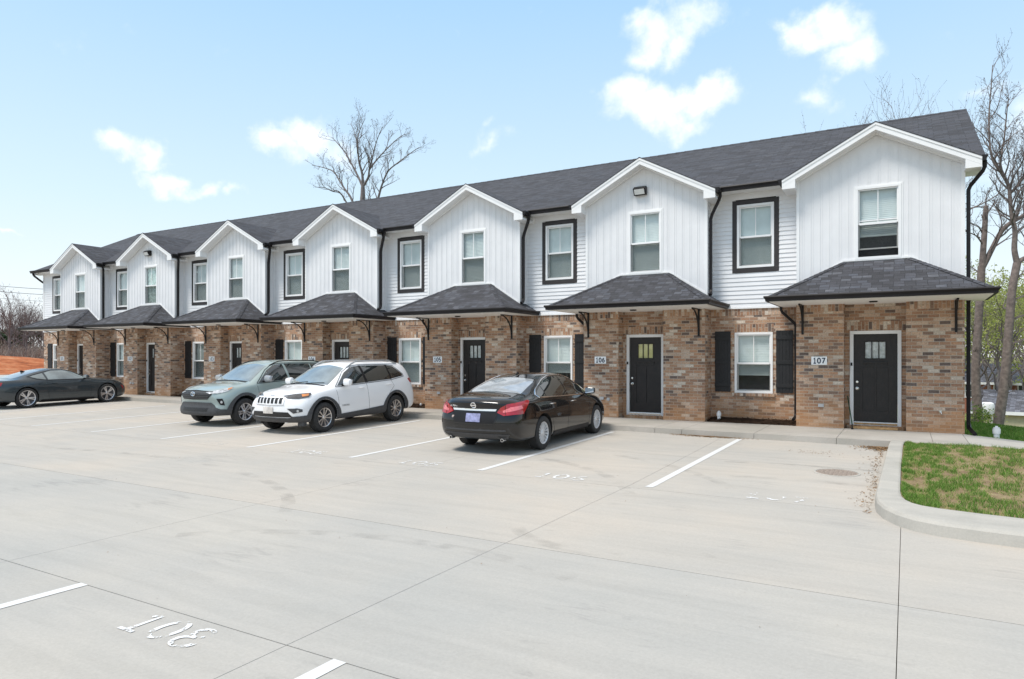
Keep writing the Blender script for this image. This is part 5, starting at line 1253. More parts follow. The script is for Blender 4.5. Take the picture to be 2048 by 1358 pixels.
for sg in (-1, 1):
    d = (0, -sg, 0); y = sg*.86
    c.patch('side_window', [(.92, y, 1.085), (-.10, y, 1.125), (-.05, y, 1.555), (.22, y, 1.535), (.50, y, 1.40)], d, CGLASS, .001, .003)
    c.patch('side_window', [(-.18, y, 1.13), (-1.12, y, 1.165), (-1.10, y, 1.54), (-.13, y, 1.56)], d, CGLASS, .001, .003)
    c.patch('side_window', [(-1.18, y, 1.175), (-1.72, y, 1.235), (-1.70, y, 1.29), (-1.42, y, 1.50), (-1.18, y, 1.535)], d, CGLASS, .001, .003)
    c.patch('pillar_trim', [(-.095, y, 1.12), (-.185, y, 1.125), (-.135, y, 1.565), (-.045, y, 1.56)], d, BLACK, .001, .0035)
    c.patch('pillar_trim', [(-1.12, y, 1.16), (-1.18, y, 1.17), (-1.18, y, 1.54), (-1.10, y, 1.545)], d, BLACK, .001, .0035)
    c.line('window_trim', [(.98, y, 1.062), (-.1, y, 1.105), (-1.15, y, 1.143), (-1.74, y, 1.215), (-1.74, y, 1.28), (-1.44, y, 1.52), (-1.1, y, 1.56), (-.1, y, 1.582), (.24, y, 1.555), (.53, y, 1.415), (.98, y, 1.07)], d, BLACK, .008, .001, step=.09)
    for x, z0, z1 in ((-.12, 1.10, .42), (1.0, 1.04, .42)): c.line('door_seam', [(x, y, z0), (x-.04, y, .75), (x-.06, y, z1)], d, SEAM, .005, -.002)
    c.line('door_seam', [(-1.13, y, 1.14), (-1.22, y, .98), (-1.02, y, .82), (-.88, y, .62), (-.82, y, .45)], d, SEAM, .005, -.002)
    c.patch('lower_cladding', [(1.03, y, .39), (-.10, y, .44), (-.86, y, .49), (-.88, y, .27), (1.0, y, .26)], d, CLAD, .006, .016)
    rail = []
    for t in range(13):
        x = .32-2.0*t/12; h, nn = c.cast((x, sg*.585, 1.6), (0, 0, -1)); lift = .075*min(1, min(t, 12-t)/2.0); rail.append(h+Vector((0, 0, lift+.005)))
    mb = MB(); mb.tube(rail, .021, 8); mb.build('roof_rail', SILV, c.T, smooth=True, uv=False)
    dd = (-.72, -sg*.69, 0)
    c.patch('headlight', [(2.30, sg*.44, .905), (2.16, sg*.70, .945), (1.86, sg*.885, .965), (1.84, sg*.89, .93), (1.92, sg*.89, .87), (2.14, sg*.78, .84), (2.27, sg*.56, .85)], dd, HEADD, .004, .010, .04)
    c.patch('indicator', [(2.06, sg*.80, .935), (1.90, sg*.87, .945), (1.93, sg*.88, .90), (2.06, sg*.82, .885)], dd, AMBER, .010, .008, .04)
    c.patch('fog_light_surround', [(2.26, sg*.54, .62), (2.14, sg*.74, .63), (2.06, sg*.83, .60), (2.06, sg*.83, .545), (2.2, sg*.68, .51)], dd, CLAD, .002, .010, .04)
    mb = MB(); h, nn = c.cast((2.12, sg*.74, .565), dd); mb.lathe([(0, .012), (.028, .010), (.032, 0)], 16, 'z'); o = mb.build('fog_light', HEADL, c.T, smooth=True, uv=False); o.location = h-Vector(dd)*.014; o.rotation_euler = Vector(dd).to_track_quat('-Z', 'Y').to_euler()
    c.patch('tail_light', [(-2.2, sg*.70, 1.16), (-2.05, sg*.84, 1.17), (-1.93, sg*.86, 1.14), (-1.98, sg*.87, 1.04), (-2.16, sg*.82, 1.02)], (.7, -sg*.7, 0), REDL, .004, .012, .05)
c.arches(CLAD, .062, .30)
ys = [-.36+.12*k for k in range(7)]
c.patch('grille_surround', [(2.30, -.47, .885), (2.34, 0, .90), (2.30, .47, .885), (2.32, .44, .715), (2.36, 0, .70), (2.32, -.44, .715)], (-1, 0, 0), PW, .004, .010)
for yy in ys:
    c.patch('grille_slot', [(2.32, yy-.040, .862), (2.32, yy+.040, .862), (2.34, yy+.036, .735), (2.34, yy-.036, .735)], (-1, 0, 0), MESHB, .016, .004, .05)
c.line('grille_chrome', [(2.30, -.46, .71), (2.36, 0, .688), (2.30, .46, .71)], (-1, 0, 0), CHROME, .006, .012)
c.patch('lower_grille', [(2.32, -.56, .535), (2.36, 0, .545), (2.32, .56, .535), (2.30, .66, .42), (2.34, 0, .42), (2.30, -.66, .42)], (-1, 0, 0), MESHB, .003, .006)
c.patch('bumper_cladding', [(2.2, -.83, .44), (2.30, -.55, .40), (2.34, 0, .405), (2.30, .55, .40), (2.2, .83, .44), (2.2, .80, .30), (2.3, 0, .30), (2.2, -.80, .30)], (-1, 0, 0), CLAD, .008, .014)
for sg in (-1, 1): c.patch('bumper_cladding', [(2.26, sg*.66, .43), (2.02, sg*.86, .45), (1.90, sg*.90, .46), (1.92, sg*.90, .30), (2.22, sg*.70, .30)], (-.7, -sg*.7, 0), CLAD, .008, .014)
c.patch('licence_plate', [(2.34, -.155, .655), (2.34, .155, .655), (2.34, .155, .50), (2.34, -.155, .50)], (-1, 0, 0), LICP2, .018, .008)
c.mirror(.72, 1.17, PW, w=.25, h=.18); c.handle(.10, 1.00, PW); c.handle(-.98, 1.03, PW)
h, nn = c.cast((2.20, 0, .95), (-.3, 0, -1)); text_mesh('lettering', 'Jeep', .085, SILV, c.T, frameM(h+nn*.003, (0, 1, 0), (-.85, 0, .35)), .002)
h, nn = c.cast((.55, .93, .62), (0, -1, 0))
for sg in (-1, 1):
    h, nn = c.cast((.72, sg*.93, .60), (0, -sg, 0)); text_mesh('lettering', 'CHEROKEE', .055, SILV, c.T, frameM(h+Vector((0, sg*.004, 0)), (-sg, 0, 0), (0, 0, 1)), .002)
mb = MB(); mb.box(1.9, 2.02, -.80, -.62, .20, .33); mb.box(1.9, 2.02, .62, .80, .20, .33); mb.build('air_dam', CLAD, c.T, bevel=.01, uv=False)

PG = car_paint('sage_green_paint', (.335, .405, .39), .15, .3, dust=.2)
kg = dict(wx=(-1.25, 1.44), wr=.355, arch=.425,
  belt=[(-2.28, 1.0), (-2.0, 1.12), (-1.2, 1.14), (-.2, 1.11), (.8, 1.07), (1.2, 1.05), (1.7, .99), (2.1, .90), (2.27, .80)],
  top=[(-2.28, 1.1), (-2.2, 1.30), (-2.08, 1.50), (-1.9, 1.62), (-1.7, 1.65), (-1.0, 1.69), (-.2, 1.70), (.1, 1.68), (.42, 1.59), (.8, 1.37), (1.12, 1.18), (1.3, 1.13), (1.7, 1.09), (2.05, 1.02), (2.2, .96), (2.27, .90)],
  rw=[(-2.28, .58), (-2.0, .59), (-1.0, .61), (-.2, .62), (.4, .645), (1.1, .75), (1.5, .77), (2.0, .72), (2.27, .60)],
  nose=[(.25, -.10), (.35, .05), (.5, .05), (.6, .0), (.75, .06), (.88, .05), (1.0, -.03)])
c = Car(suv_spec('suv', PG, kg), 'sage green suv with dark lower bumper parked facing out beside the white suv', (-15.92, 13.42, gz(13.4)), radians(-89), radians(1.0), (.985, .985, .985))
c.wheels('five', .235)
c.patch('windshield', [(1.14, -.70, 1.165), (1.17, 0, 1.17), (1.14, .70, 1.165), (.46, .57, 1.555), (.40, 0, 1.61), (.46, -.57, 1.555)], (-.65, 0, -.76), CGLASS2, .001, .003)
c.patch('roof_panel', [(.24, -.60, 1.65), (.20, 0, 1.67), (.24, .60, 1.65), (-1.7, .57, 1.62), (-1.75, 0, 1.64), (-1.7, -.57, 1.62)], (0, 0, -1), pm('grey_roof', (.13, .15, .145), .25, var=.1, coat=1), .001, .004, .08)
c.patch('wiper_cowl', [(1.23, -.64, 1.135), (1.23, .64, 1.135), (1.16, .66, 1.155), (1.16, -.66, 1.155)], (-.4, 0, -.9), BLACK, .001, .004)
c.patch('rear_window', [(-2.24, -.58, 1.2), (-2.24, .58, 1.2), (-2.05, .52, 1.52), (-2.05, -.52, 1.52)], (.9, 0, -.3), CGLASS, .001, .003)
for sg in (-1, 1):
    d = (0, -sg, 0); y = sg*.86
    c.patch('side_window', [(.94, y, 1.10), (-.10, y, 1.14), (-.05, y, 1.58), (.26, y, 1.56), (.54, y, 1.42)], d, CGLASS, .001, .003)
    c.patch('side_window', [(-.18, y, 1.145), (-1.05, y, 1.17), (-1.08, y, 1.56), (-.13, y, 1.585)], d, CGLASS, .001, .003)
    c.patch('side_window', [(-1.12, y, 1.175), (-1.45, y, 1.20), (-1.72, y, 1.40), (-1.50, y, 1.52), (-1.12, y, 1.555)], d, CGLASS, .001, .003)
    c.line('window_trim', [(1.0, y, 1.08), (-.1, y, 1.118), (-1.15, y, 1.15), (-1.5, y, 1.18), (-1.8, y, 1.41), (-1.5, y, 1.55), (-1.1, y, 1.58), (-.1, y, 1.608), (.28, y, 1.582), (.57, y, 1.435), (1.0, y, 1.085)], d, BLACK, .010, .001, step=.09)
    for x, z0, z1 in ((-.12, 1.12, .42), (1.02, 1.06, .42)): c.line('door_seam', [(x, y, z0), (x-.04, y, .75), (x-.06, y, z1)], d, SEAM, .005, -.002)
    c.patch('lower_cladding', [(1.03, y, .37), (-.10, y, .40), (-.86, y, .45), (-.88, y, .27), (1.0, y, .26)], d, CLAD, .006, .016)
    rail = []
    for t in range(13):
        x = .36-2.0*t/12; h, nn = c.cast((x, sg*.60, 1.6), (0, 0, -1)); lift = .05*min(1, min(t, 12-t)/2.0); rail.append(h+Vector((0, 0, lift+.005)))
    mb = MB(); mb.tube(rail, .016, 8); mb.build('roof_rail', BLACK, c.T, smooth=True, uv=False)
    dd = (-.72, -sg*.69, 0)
    c.patch('headlight', [(2.32, sg*.46, .90), (2.2, sg*.62, .935), (1.98, sg*.82, .985), (1.82, sg*.885, 1.02), (1.84, sg*.89, .985), (1.98, sg*.87, .92), (2.14, sg*.78, .875), (2.28, sg*.56, .865)], dd, HEADL, .004, .010, .04)
    c.patch('indicator', [(1.96, sg*.85, .985), (1.84, sg*.885, 1.012), (1.88, sg*.885, .975), (1.97, sg*.86, .945)], dd, AMBER, .010, .008, .04)
    c.patch('fog_light_surround', [(2.18, sg*.70, .74), (2.08, sg*.81, .74), (2.06, sg*.84, .66), (2.05, sg*.86, .56), (2.14, sg*.79, .58)], dd, BLACK, .002, .010, .04)
    mb = MB(); h, nn = c.cast((2.10, sg*.80, .65), dd); mb.lathe([(0, .012), (.030, .010), (.034, 0)], 16, 'z'); o = mb.build('fog_light', HEADL, c.T, smooth=True, uv=False); o.location = h-Vector(dd)*.014; o.rotation_euler = Vector(dd).to_track_quat('-Z', 'Y').to_euler()
    c.patch('bumper_cladding', [(2.24, sg*.64, .54), (2.12, sg*.77, .47), (1.94, sg*.89, .45), (1.92, sg*.90, .31), (2.2, sg*.72, .31)], dd, CLAD, .008, .014)
c.arches(CLAD, .07, .30)
c.patch('grille', [(2.32, -.56, .905), (2.36, 0, .935), (2.32, .56, .905), (2.33, .60, .85), (2.33, .47, .72), (2.36, 0, .71), (2.33, -.47, .72), (2.33, -.60, .85)], (-1, 0, 0), MESHB, .003, .010)
for z in (.755, .80, .85): c.line('grille_bar', [(2.33, -.50, z), (2.36, 0, z), (2.33, .50, z)], (-1, 0, 0), CLAD, .007, .014, step=.12)
c.line('grille_bar', [(2.32, -.57, .912), (2.36, 0, .942), (2.32, .57, .912)], (-1, 0, 0), BLACK, .010, .012, step=.12)
c.patch('bumper_cladding', [(2.30, -.64, .57), (2.34, -.55, .635), (2.36, 0, .645), (2.34, .55, .635), (2.30, .64, .57), (2.22, .74, .44), (2.2, .72, .31), (2.3, 0, .31), (2.2, -.72, .31), (2.22, -.74, .44)], (-1, 0, 0), CLAD, .008, .016)
c.patch('lower_grille', [(2.34, -.50, .50), (2.34, .50, .50), (2.34, .46, .41), (2.34, -.46, .41)], (-1, 0, 0), MESHB, .024, .004)
h, nn = c.cast((2.34, 0, .86), (-1, 0, 0)); mb = MB()
def ell(rx, ry, cy=0, r=.006): return [(rx*cos(2*pi*k/24), cy+ry*sin(2*pi*k/24), 0) for k in range(25)]
mb.tube(ell(.078, .052), .009, 6); mb.tube(ell(.026, .050), .007, 6); mb.tube(ell(.052, .020, .024), .007, 6)
o = mb.build('emblem', CHROME, c.T, smooth=True, uv=False); M = frameM(h+Vector((.026, 0, 0)), (0, 1, 0), (0, 0, 1)); o.matrix_local = M
c.mirror(.74, 1.20, SILV, w=.26, h=.18); c.handle(.10, 1.02, PG); c.handle(-.96, 1.05, PG)

# ---- dark grey coupe at the left edge (nose to the building)
PC = car_paint('grey_paint', (.036, .046, .053), .2, .25, dust=.12)
coupe = dict(name='coupe', cat='car', paint=PC, wx=(-1.37, 1.44), wr=.35, arch=.388, rimf=.78, ncurve=.22, tcurve=.12,
  low=[(-2.36, .36), (-2.1, .26), (-.9, .17), (.8, .16), (2.0, .18), (2.36, .24)],
  W=[(-2.36, .78), (-2.25, .86), (-1.9, .93), (-1.37, .955), (-.6, .92), (.3, .905), (1.4, .945), (2.0, .90), (2.25, .80), (2.36, .66)],
  belt=[(-2.36, .86), (-2.2, .94), (-1.7, .975), (-1.0, .955), (0, .885), (.9, .885), (1.5, .87), (2.1, .74), (2.36, .58)],
  bw=[(-2.36, .70), (-2.2, .78), (-1.6, .84), (-.8, .84), (0, .835), (1, .84), (1.6, .83), (2.1, .76), (2.36, .58)],
  top=[(-2.36, .93), (-2.28, .985), (-2.1, 1.01), (-1.9, 1.015), (-1.65, 1.06), (-1.2, 1.19), (-.75, 1.30), (-.35, 1.345), (0, 1.34), (.28, 1.27), (.65, 1.11), (.95, 1.0), (1.3, .955), (1.8, .90), (2.15, .80), (2.36, .66)],
  rw=[(-2.36, .60), (-2.0, .68), (-1.7, .64), (-1.1, .56), (-.4, .53), (.0, .545), (.5, .62), (.95, .72), (1.4, .72), (2.0, .64), (2.36, .46)],
  te=[(-2.36, .02), (-1.9, .03), (-1.2, .05), (0, .05), (.8, .04), (1.5, .05), (2.36, .03)],
  nose=[(.2, .0), (.35, .04), (.6, .05), (.8, -.05)], tail=[(.3, -.03), (.45, .03), (.7, .04), (.85, .06), (1.0, .03)])
c = Car(coupe, 'dark grey two-door coupe parked nose-in at the left edge', (-27.35, 13.45, gz(13.4)), radians(90.5), radians(-1.0), (.985, 1, 1))
c.wheels('split', .25)
c.patch('rear_window', [(-1.72, -.55, 1.05), (-1.72, .55, 1.05), (-.75, .47, 1.295), (-.75, -.47, 1.295)], (.35, 0, -.93), pm('coupe_glass_painted_sky', (.20, .21, .22), .05, var=.2, coat=1, spec=.9), .001, .003)  # grey base colour imitates the sky mirrored in this glass
c.patch('windshield', [(.95, -.68, 1.02), (.95, .68, 1.02), (.22, .52, 1.29), (.22, -.52, 1.29)], (-.5, 0, -.86), CGLASS, .001, .003)
for sg in (-1, 1):
    d = (0, -sg, 0); y = sg*.84
    c.patch('side_window', [(.76, y, .945), (-.62, y, .955), (-.66, y, 1.20), (-.40, y, 1.262), (0, y, 1.262), (.28, y, 1.20)], d, CGLASS2, .001, .003)
    c.patch('side_window', [(-.69, y, .96), (-.98, y, 1.01), (-1.16, y, 1.075), (-1.05, y, 1.11), (-.73, y, 1.185)], d, CGLASS2, .001, .003)
    c.line('window_trim', [(.84, y, .925), (-.62, y, .935), (-1.0, y, .985), (-1.25, y, 1.075), (-1.05, y, 1.135), (-.66, y, 1.225), (-.40, y, 1.285), (0, y, 1.285), (.30, y, 1.222), (.84, y, .93)], d, BLACK, .010, .001, step=.08)
    c.line('door_seam', [(-.66, y, .93), (-.70, y, .6), (-.62, y, .28)], d, SEAM, .005, -.002); c.line('door_seam', [(.80, y, .90), (.84, y, .6), (.80, y, .27)], d, SEAM, .005, -.002)
    c.line('door_seam', [(-.62, y, .28), (.80, y, .27)], d, SEAM, .005, -.002)
    dd = (.7, -sg*.7, 0)
    c.patch('tail_light', [(-2.36, sg*.45, .80), (-2.34, sg*.50, .91), (-2.2, sg*.80, .915), (-2.12, sg*.87, .905), (-2.16, sg*.88, .80), (-2.32, sg*.72, .78)], dd, REDL, .004, .012, .04)
    c.patch('side_marker', [(1.98, sg*.90, .63), (2.10, sg*.88, .62), (2.13, sg*.87, .47), (2.08, sg*.89, .50)], d, REDL, .004, .006, .04)
    c.patch('headlight', [(2.26, sg*.60, .70), (2.05, sg*.84, .74), (1.98, sg*.87, .72), (2.1, sg*.86, .66), (2.28, sg*.64, .64)], (-.7, -sg*.7, 0), HEADD, .004, .008, .04)
    c.patch('sill_trim', [(.95, y, .24), (-.92, y, .26), (-.95, y, .17), (.98, y, .17)], d, BLACK, .004, .012)
c.line('boot_lid_edge', [(-2.22, -.62, 1.0), (-2.28, 0, 1.0), (-2.22, .62, 1.0)], (0, 0, -1), PC, .022, .012, step=.1)
mb = MB(); mb.prism([(-.98, -.010, 1.25), (-1.13, -.006, 1.205), (-1.15, -.006, 1.28), (-1.12, -.008, 1.295)], (0, .02, 0)); mb.build('antenna', BLACK, c.T, uv=False)
c.mirror(.62, 1.02, PC, w=.22, h=.13); c.handle(-.42, .83, PC)
# ------------------------------------------------------------------ trees
def grow(tb, wb, p, d, length, r, lvl, rng, kids=(5, 5, 4), up=.25, wig=.22, buds=None, bsize=.03, minr=.006, spread=.75, bud_n=2):
    """one limb: a bent tapering tube, with child limbs along it; lvl 0 and 1 go in the trunk mesh tb, finer ones in wb"""
    n = 6 if lvl < 2 else (4 if lvl < 3 else 3)
    pts = [p.copy()]; q = p.copy(); d = d.normalized(); dirs = [d.copy()]
    for k in range(n):
        d = (d+Vector((rng.gauss(0, wig), rng.gauss(0, wig), rng.gauss(0, wig)*.6+up*.35))).normalized(); q = q+d*(length/n); pts.append(q.copy()); dirs.append(d.copy())
    rad = [max(minr*.6, r*(1-.72*k/n)) for k in range(n+1)]
    (tb if lvl < 1 else wb).tube(pts, rad, 6 if lvl < 1 else (4 if lvl < 2 else 3), cap=False)
    if lvl >= len(kids) or r*.5 < minr*.5:
        if buds is not None:
            for _ in range(bud_n):
                t = rng.uniform(.25, 1); k = min(n-1, int(t*n)); c = pts[k].lerp(pts[k+1], t*n-k)+Vector((rng.gauss(0, bsize), rng.gauss(0, bsize), rng.gauss(0, bsize)))
                a = Vector((rng.gauss(0, 1), rng.gauss(0, 1), rng.gauss(0, 1))).normalized()*bsize; b = a.cross(Vector((rng.gauss(0, 1), rng.gauss(0, 1), rng.gauss(0, 1)))).normalized()*bsize*.6
                buds.add([c-a, c+b, c+a, c-b], [(0, 1, 2, 3)])
        return
    m = kids[lvl]
    for j in range(m):
        t = .28+.72*(j+rng.random())/m; k = min(n-1, int(t*n)); c = pts[k].lerp(pts[k+1], t*n-k); dd = dirs[k+1]
        s = Vector((rng.gauss(0, 1), rng.gauss(0, 1), rng.gauss(0, .8))); s = (s-dd*s.dot(dd)).normalized()
        nd = (dd*(1-.25*spread)+s*spread+Vector((0, 0, up))).normalized()
        grow(tb, wb, c, nd, length*rng.uniform(.45, .7)*(1.05-.35*t), r*rng.uniform(.38, .55)*(1-.4*t), lvl+1, rng, kids, up, wig, buds, bsize, minr, spread, bud_n)
def limb(tb, wb, bb, pts, r0, r1, rng, nk, kl, kids=(4, 4), **kw):
    P = [Vector(p) for p in pts]; n = len(P)-1
    # smooth the traced centre line
    Q = []
    for i in range(n):
        p0, p1, p2, p3 = P[max(0, i-1)], P[i], P[i+1], P[min(n, i+2)]
        for k in range(4):
            t = k/4; Q.append(.5*((2*p1)+(p2-p0)*t+(2*p0-5*p1+4*p2-p3)*t*t+(3*p1-p0-3*p2+p3)*t**3))
    Q.append(P[-1]); N_ = len(Q)
    tb.tube(Q, [r0+(r1-r0)*(k/(N_-1))**.85 for k in range(N_)], 8 if r0 > .08 else 6, cap=True)
    for j in range(nk):
        t = .15+.85*(j+rng.random())/nk; k = min(N_-2, int(t*(N_-1))); c = Q[k].lerp(Q[k+1], t*(N_-1)-k); dd = (Q[k+1]-Q[k]).normalized()
        s = Vector((rng.gauss(0, 1), rng.gauss(0, 1), rng.gauss(0, .7))); s = (s-dd*s.dot(dd)).normalized()
        rr = r0+(r1-r0)*t
        grow(tb, wb, c, (dd*.75+s*.75+Vector((0, 0, .25))).normalized(), kl*rng.uniform(.6, 1.2)*(1.1-.35*t), min(rr*.5, .035)+.004, 1, rng, (0,)+kids, buds=bb, **kw)
def finish_tree(name, tb, wb, bb, label, cat, group, bark=BARK, twig=TWIG, bud=BUD, loc=None, crown='crown'):
    T = empty(name, loc or tb.v[0]); setp(T, label, cat, group)
    l = Vector(T.location)
    for m_ in (tb, wb, bb):
        if m_: m_.v = [tuple(Vector(v)-l) for v in m_.v]
    tb.build('trunk', bark, T, smooth=True, uv=False, sharp=60)
    if wb.f: wb.build(crown, twig, T, uv=False)
    if bb and bb.f: bb.build('buds' if bud is BUD else 'leaves', bud, T, uv=False)
    return T
def tr_pts(px, depth, rng=None, wob=.0):
    out = []; dz = 0
    for i, (u, v) in enumerate(px):
        if rng and i: dz += rng.gauss(0, wob)
        out.append(at_depth(u, v, depth+dz))
    return out
o7 = lambda x, y: (560+x/4.5275, 180+y/4.5275)
# bare tree standing behind the row, its fork above the ridge
rng = random.Random(11); tb, wb, bb = MB(), MB(), MB(); D = 46
base_px = [(726, 745), (727, 560), (725, 420)]+[o7(750, 940), o7(750, 870)]
limb(tb, wb, bb, tr_pts(base_px, D), .28, .13, rng, 0, 1)
kw = dict(minr=.005, bsize=.026, bud_n=2)
LM = [([o7(748, 875), o7(715, 800), o7(665, 700), o7(600, 580), o7(520, 480), o7(470, 430)], .13, .02, 10, 2.0, 1.2),
      ([o7(750, 875), o7(745, 760), o7(715, 640), o7(705, 500), o7(710, 400), o7(770, 260)], .15, .02, 12, 2.0, -.6),
      ([o7(705, 520), o7(680, 400), o7(640, 300)], .06, .015, 5, 1.4, .8),
      ([o7(752, 875), o7(800, 790), o7(810, 720), o7(840, 600), o7(880, 450), o7(930, 330)], .13, .02, 10, 2.0, -1),
      ([o7(810, 720), o7(870, 640), o7(970, 530), o7(1080, 430), o7(1140, 400)], .09, .015, 9, 1.8, 1.0),
      ([(726, 470), o7(860, 1080), o7(905, 930), o7(930, 850), o7(985, 730), o7(1080, 650), o7(1200, 560), o7(1260, 520)], .14, .02, 13, 1.8, -1.3),
      ([o7(960, 770), o7(950, 690), o7(955, 610)], .04, .012, 4, 1.1, .5), ([(727, 480), o7(660, 1015), o7(590, 900), o7(540, 820), o7(490, 740), o7(400, 705), o7(290, 680)], .13, .02, 12, 1.7, 1.5),
      ([(727, 470), o7(560, 950), o7(470, 915), o7(400, 885), o7(320, 880)], .09, .015, 8, 1.3, -1), ([(727, 450), o7(800, 980), o7(830, 880), o7(835, 800)], .05, .01, 5, 1.1, 1)]
for px, r0, r1, nk, kl, dz in LM:
    P = tr_pts(px, D); m = len(P); f = px_ray(*px[-1])
    P = [p+f*dz*(i/(m-1)) for i, p in enumerate(P)]
    limb(tb, wb, bb, P, r0*.72, r1*.8, rng, int(nk*1.2), kl*.8, (4, 4), **kw)
finish_tree('bare_tree', tb, wb, bb, 'bare forked tree behind the roof between the gables of 104 and 103', 'tree', 'bare trees behind the row', BARKG)

# the two big trunks at the right edge
o8 = lambda x, y: (1880+x/3.571, 280+y/3.571); o6 = lambda x, y: (1640+x/3.395, 100+y/3.395)
rng = random.Random(4); tb, wb, bb = MB(), MB(), MB(); D = 27
kw = dict(minr=.0055, bsize=.022, bud_n=3)
limb(tb, wb, bb, tr_pts([(1957, 852), (1955, 820), (1952, 780), (1951, 740), (1953, 700), (1956, 650), (1961, 570), (1963, 532)], D), .185, .14, rng, 6, .9, (3, 3), **kw)
limb(tb, wb, bb, tr_pts([o8(300, 900), o8(308, 780), o8(318, 640), o8(324, 520), o8(330, 470)], D), .125, .085, rng, 5, .9, (3, 3), **kw)
limb(tb, wb, bb, tr_pts([o8(312, 600), o8(302, 550), o8(292, 530)], D), .03, .012, rng, 0, .5, **kw)
limb(tb, wb, bb, tr_pts([o8(300, 915), o8(330, 860), o8(370, 780), o8(440, 650), o8(520, 580), o8(600, 535), (2070, 405), (2110, 370), (2150, 300)], D), .115, .05, rng, 14, 2.0, (5, 4), **kw)
limb(tb, wb, bb, tr_pts([o8(285, 700), o8(230, 670), o8(160, 640), o8(80, 560), (1880, 420)], D+1), .03, .012, rng, 8, 1.2, (4, 4), **kw)
limb(tb, wb, bb, tr_pts([o8(330, 480), o8(250, 480), o8(180, 510), (1900, 430)], D+1), .03, .012, rng, 7, 1.4, (4, 4), **kw)
limb(tb, wb, bb, tr_pts([o8(200, 500), o8(330, 440), o8(440, 370), o8(480, 340)], D+1), .03, .01, rng, 8, 1.1, (4, 4), **kw)
finish_tree('forked_tree', tb, wb, bb, 'leaning bare trunk with a broken top, just right of the building corner', 'tree', 'bare trees beside the lawn')
rng = random.Random(8); tb, wb, bb = MB(), MB(), MB(); D = 25.5
limb(tb, wb, bb, tr_pts([(1996, 850), (2002, 810), (2008, 770), (2012, 730), (2015, 690), (2019, 640), (2024, 580), (2034, 526)], D), .185, .135, rng, 5, .9, (3, 3), **kw)
limb(tb, wb, bb, tr_pts([o8(550, 880), o8(530, 780), o8(535, 650), o8(515, 560), o8(500, 440), o8(490, 330), o8(440, 240), o8(380, 150), o8(355, 30), (1978, 230), (1982, 175), (1985, 130)], D), .11, .012, rng, 30, 1.6, (5, 4), **kw)
limb(tb, wb, bb, tr_pts([o6(1275, 900), o6(1225, 780), o6(1250, 600), o6(1270, 400), o6(1280, 330)], D), .05, .012, rng, 15, 1.2, (5, 4), **kw)
limb(tb, wb, bb, tr_pts([o8(550, 880), o8(600, 845), (2075, 505), (2120, 450)], D), .10, .05, rng, 7, 1.6, (4, 4), **kw)
limb(tb, wb, bb, tr_pts([o8(490, 390), o8(560, 320), o8(600, 250), (2075, 310), (2110, 200)], D), .06, .02, rng, 14, 1.5, (5, 5), **kw)
limb(tb, wb, bb, tr_pts([o8(545, 560), o8(570, 480), o8(590, 380), (2060, 300)], D), .04, .015, rng, 9, 1.2, (4, 4), **kw)
for (u, v, L_) in ((2022, 640, 2.4), (2016, 690, 2.6), (2012, 720, 2.2), (2025, 600, 2.2)):
    grow(tb, wb, at_depth(u, v, D), Vector((1, -.1, .35)), L_, .045, 1, rng, (0, 5, 4), buds=bb, **kw)
finish_tree('tall_bare_tree', tb, wb, bb, 'tall slender bare tree at the right edge, reaching above the roof', 'tree', 'bare trees beside the lawn')

# bare tree tops showing over the ridge near the right end
def bare_tree(name, x, y, h, seed, label, group, kids=(7, 6, 5, 3), r=.2, bark=BARKG, bud=BUD, bs=.045, zb=None, spread=.62, up=.38, bn=2, minr=.010, lean=(0, 0)):
    rng = random.Random(seed); tb, wb, bb = MB(), MB(), MB(); z0 = (ground_h(x, y) if zb is None else zb)
    pts = [Vector((x, y, z0-.2))]
    for k in range(1, 6): pts.append(Vector((x+lean[0]*k/5+rng.gauss(0, .12), y+lean[1]*k/5+rng.gauss(0, .12), z0+h*.52*k/5)))
    tb.tube(pts, [r*(1-.5*k/5) for k in range(6)], 8)
    for j in range(kids[0]):
        t = .45+.55*(j+.5)/kids[0]; k = min(4, int(t*5)); c = pts[k].lerp(pts[k+1], t*5-k); a = rng.uniform(0, 6.28)+j*2.4
        el = .5+.9*t*.8
        grow(tb, wb, c, Vector((cos(a)*cos(el)*1.0, sin(a)*cos(el), sin(el))), h*rng.uniform(.34, .48), r*.42, 1, rng, (0,)+kids[1:], up=up, buds=bb, bsize=bs, minr=minr, spread=spread, bud_n=bn)
    return finish_tree(name, tb, wb, bb, label, 'tree', group, bark, TWIG, bud)
for (u, vtop, D, sd, lab) in ((1705, 215, 50, 21, 'bare tree top over the ridge left of the 107 gable peak'), (1785, 190, 54, 22, 'bare tree top over the ridge just right of the 107 gable peak'),
                        (1858, 165, 50, 23, 'bare tree top over the ridge nearest the right roof end')):
    p = at_depth(u, 713, D); h = (713-vtop)/1365*D+CAMH-ground_h(p.x, p.y)
    bare_tree('slender_tree', p.x, p.y, h*1.04, sd, lab, 'bare trees behind the row', kids=(7, 5, 5, 3), bs=.05)

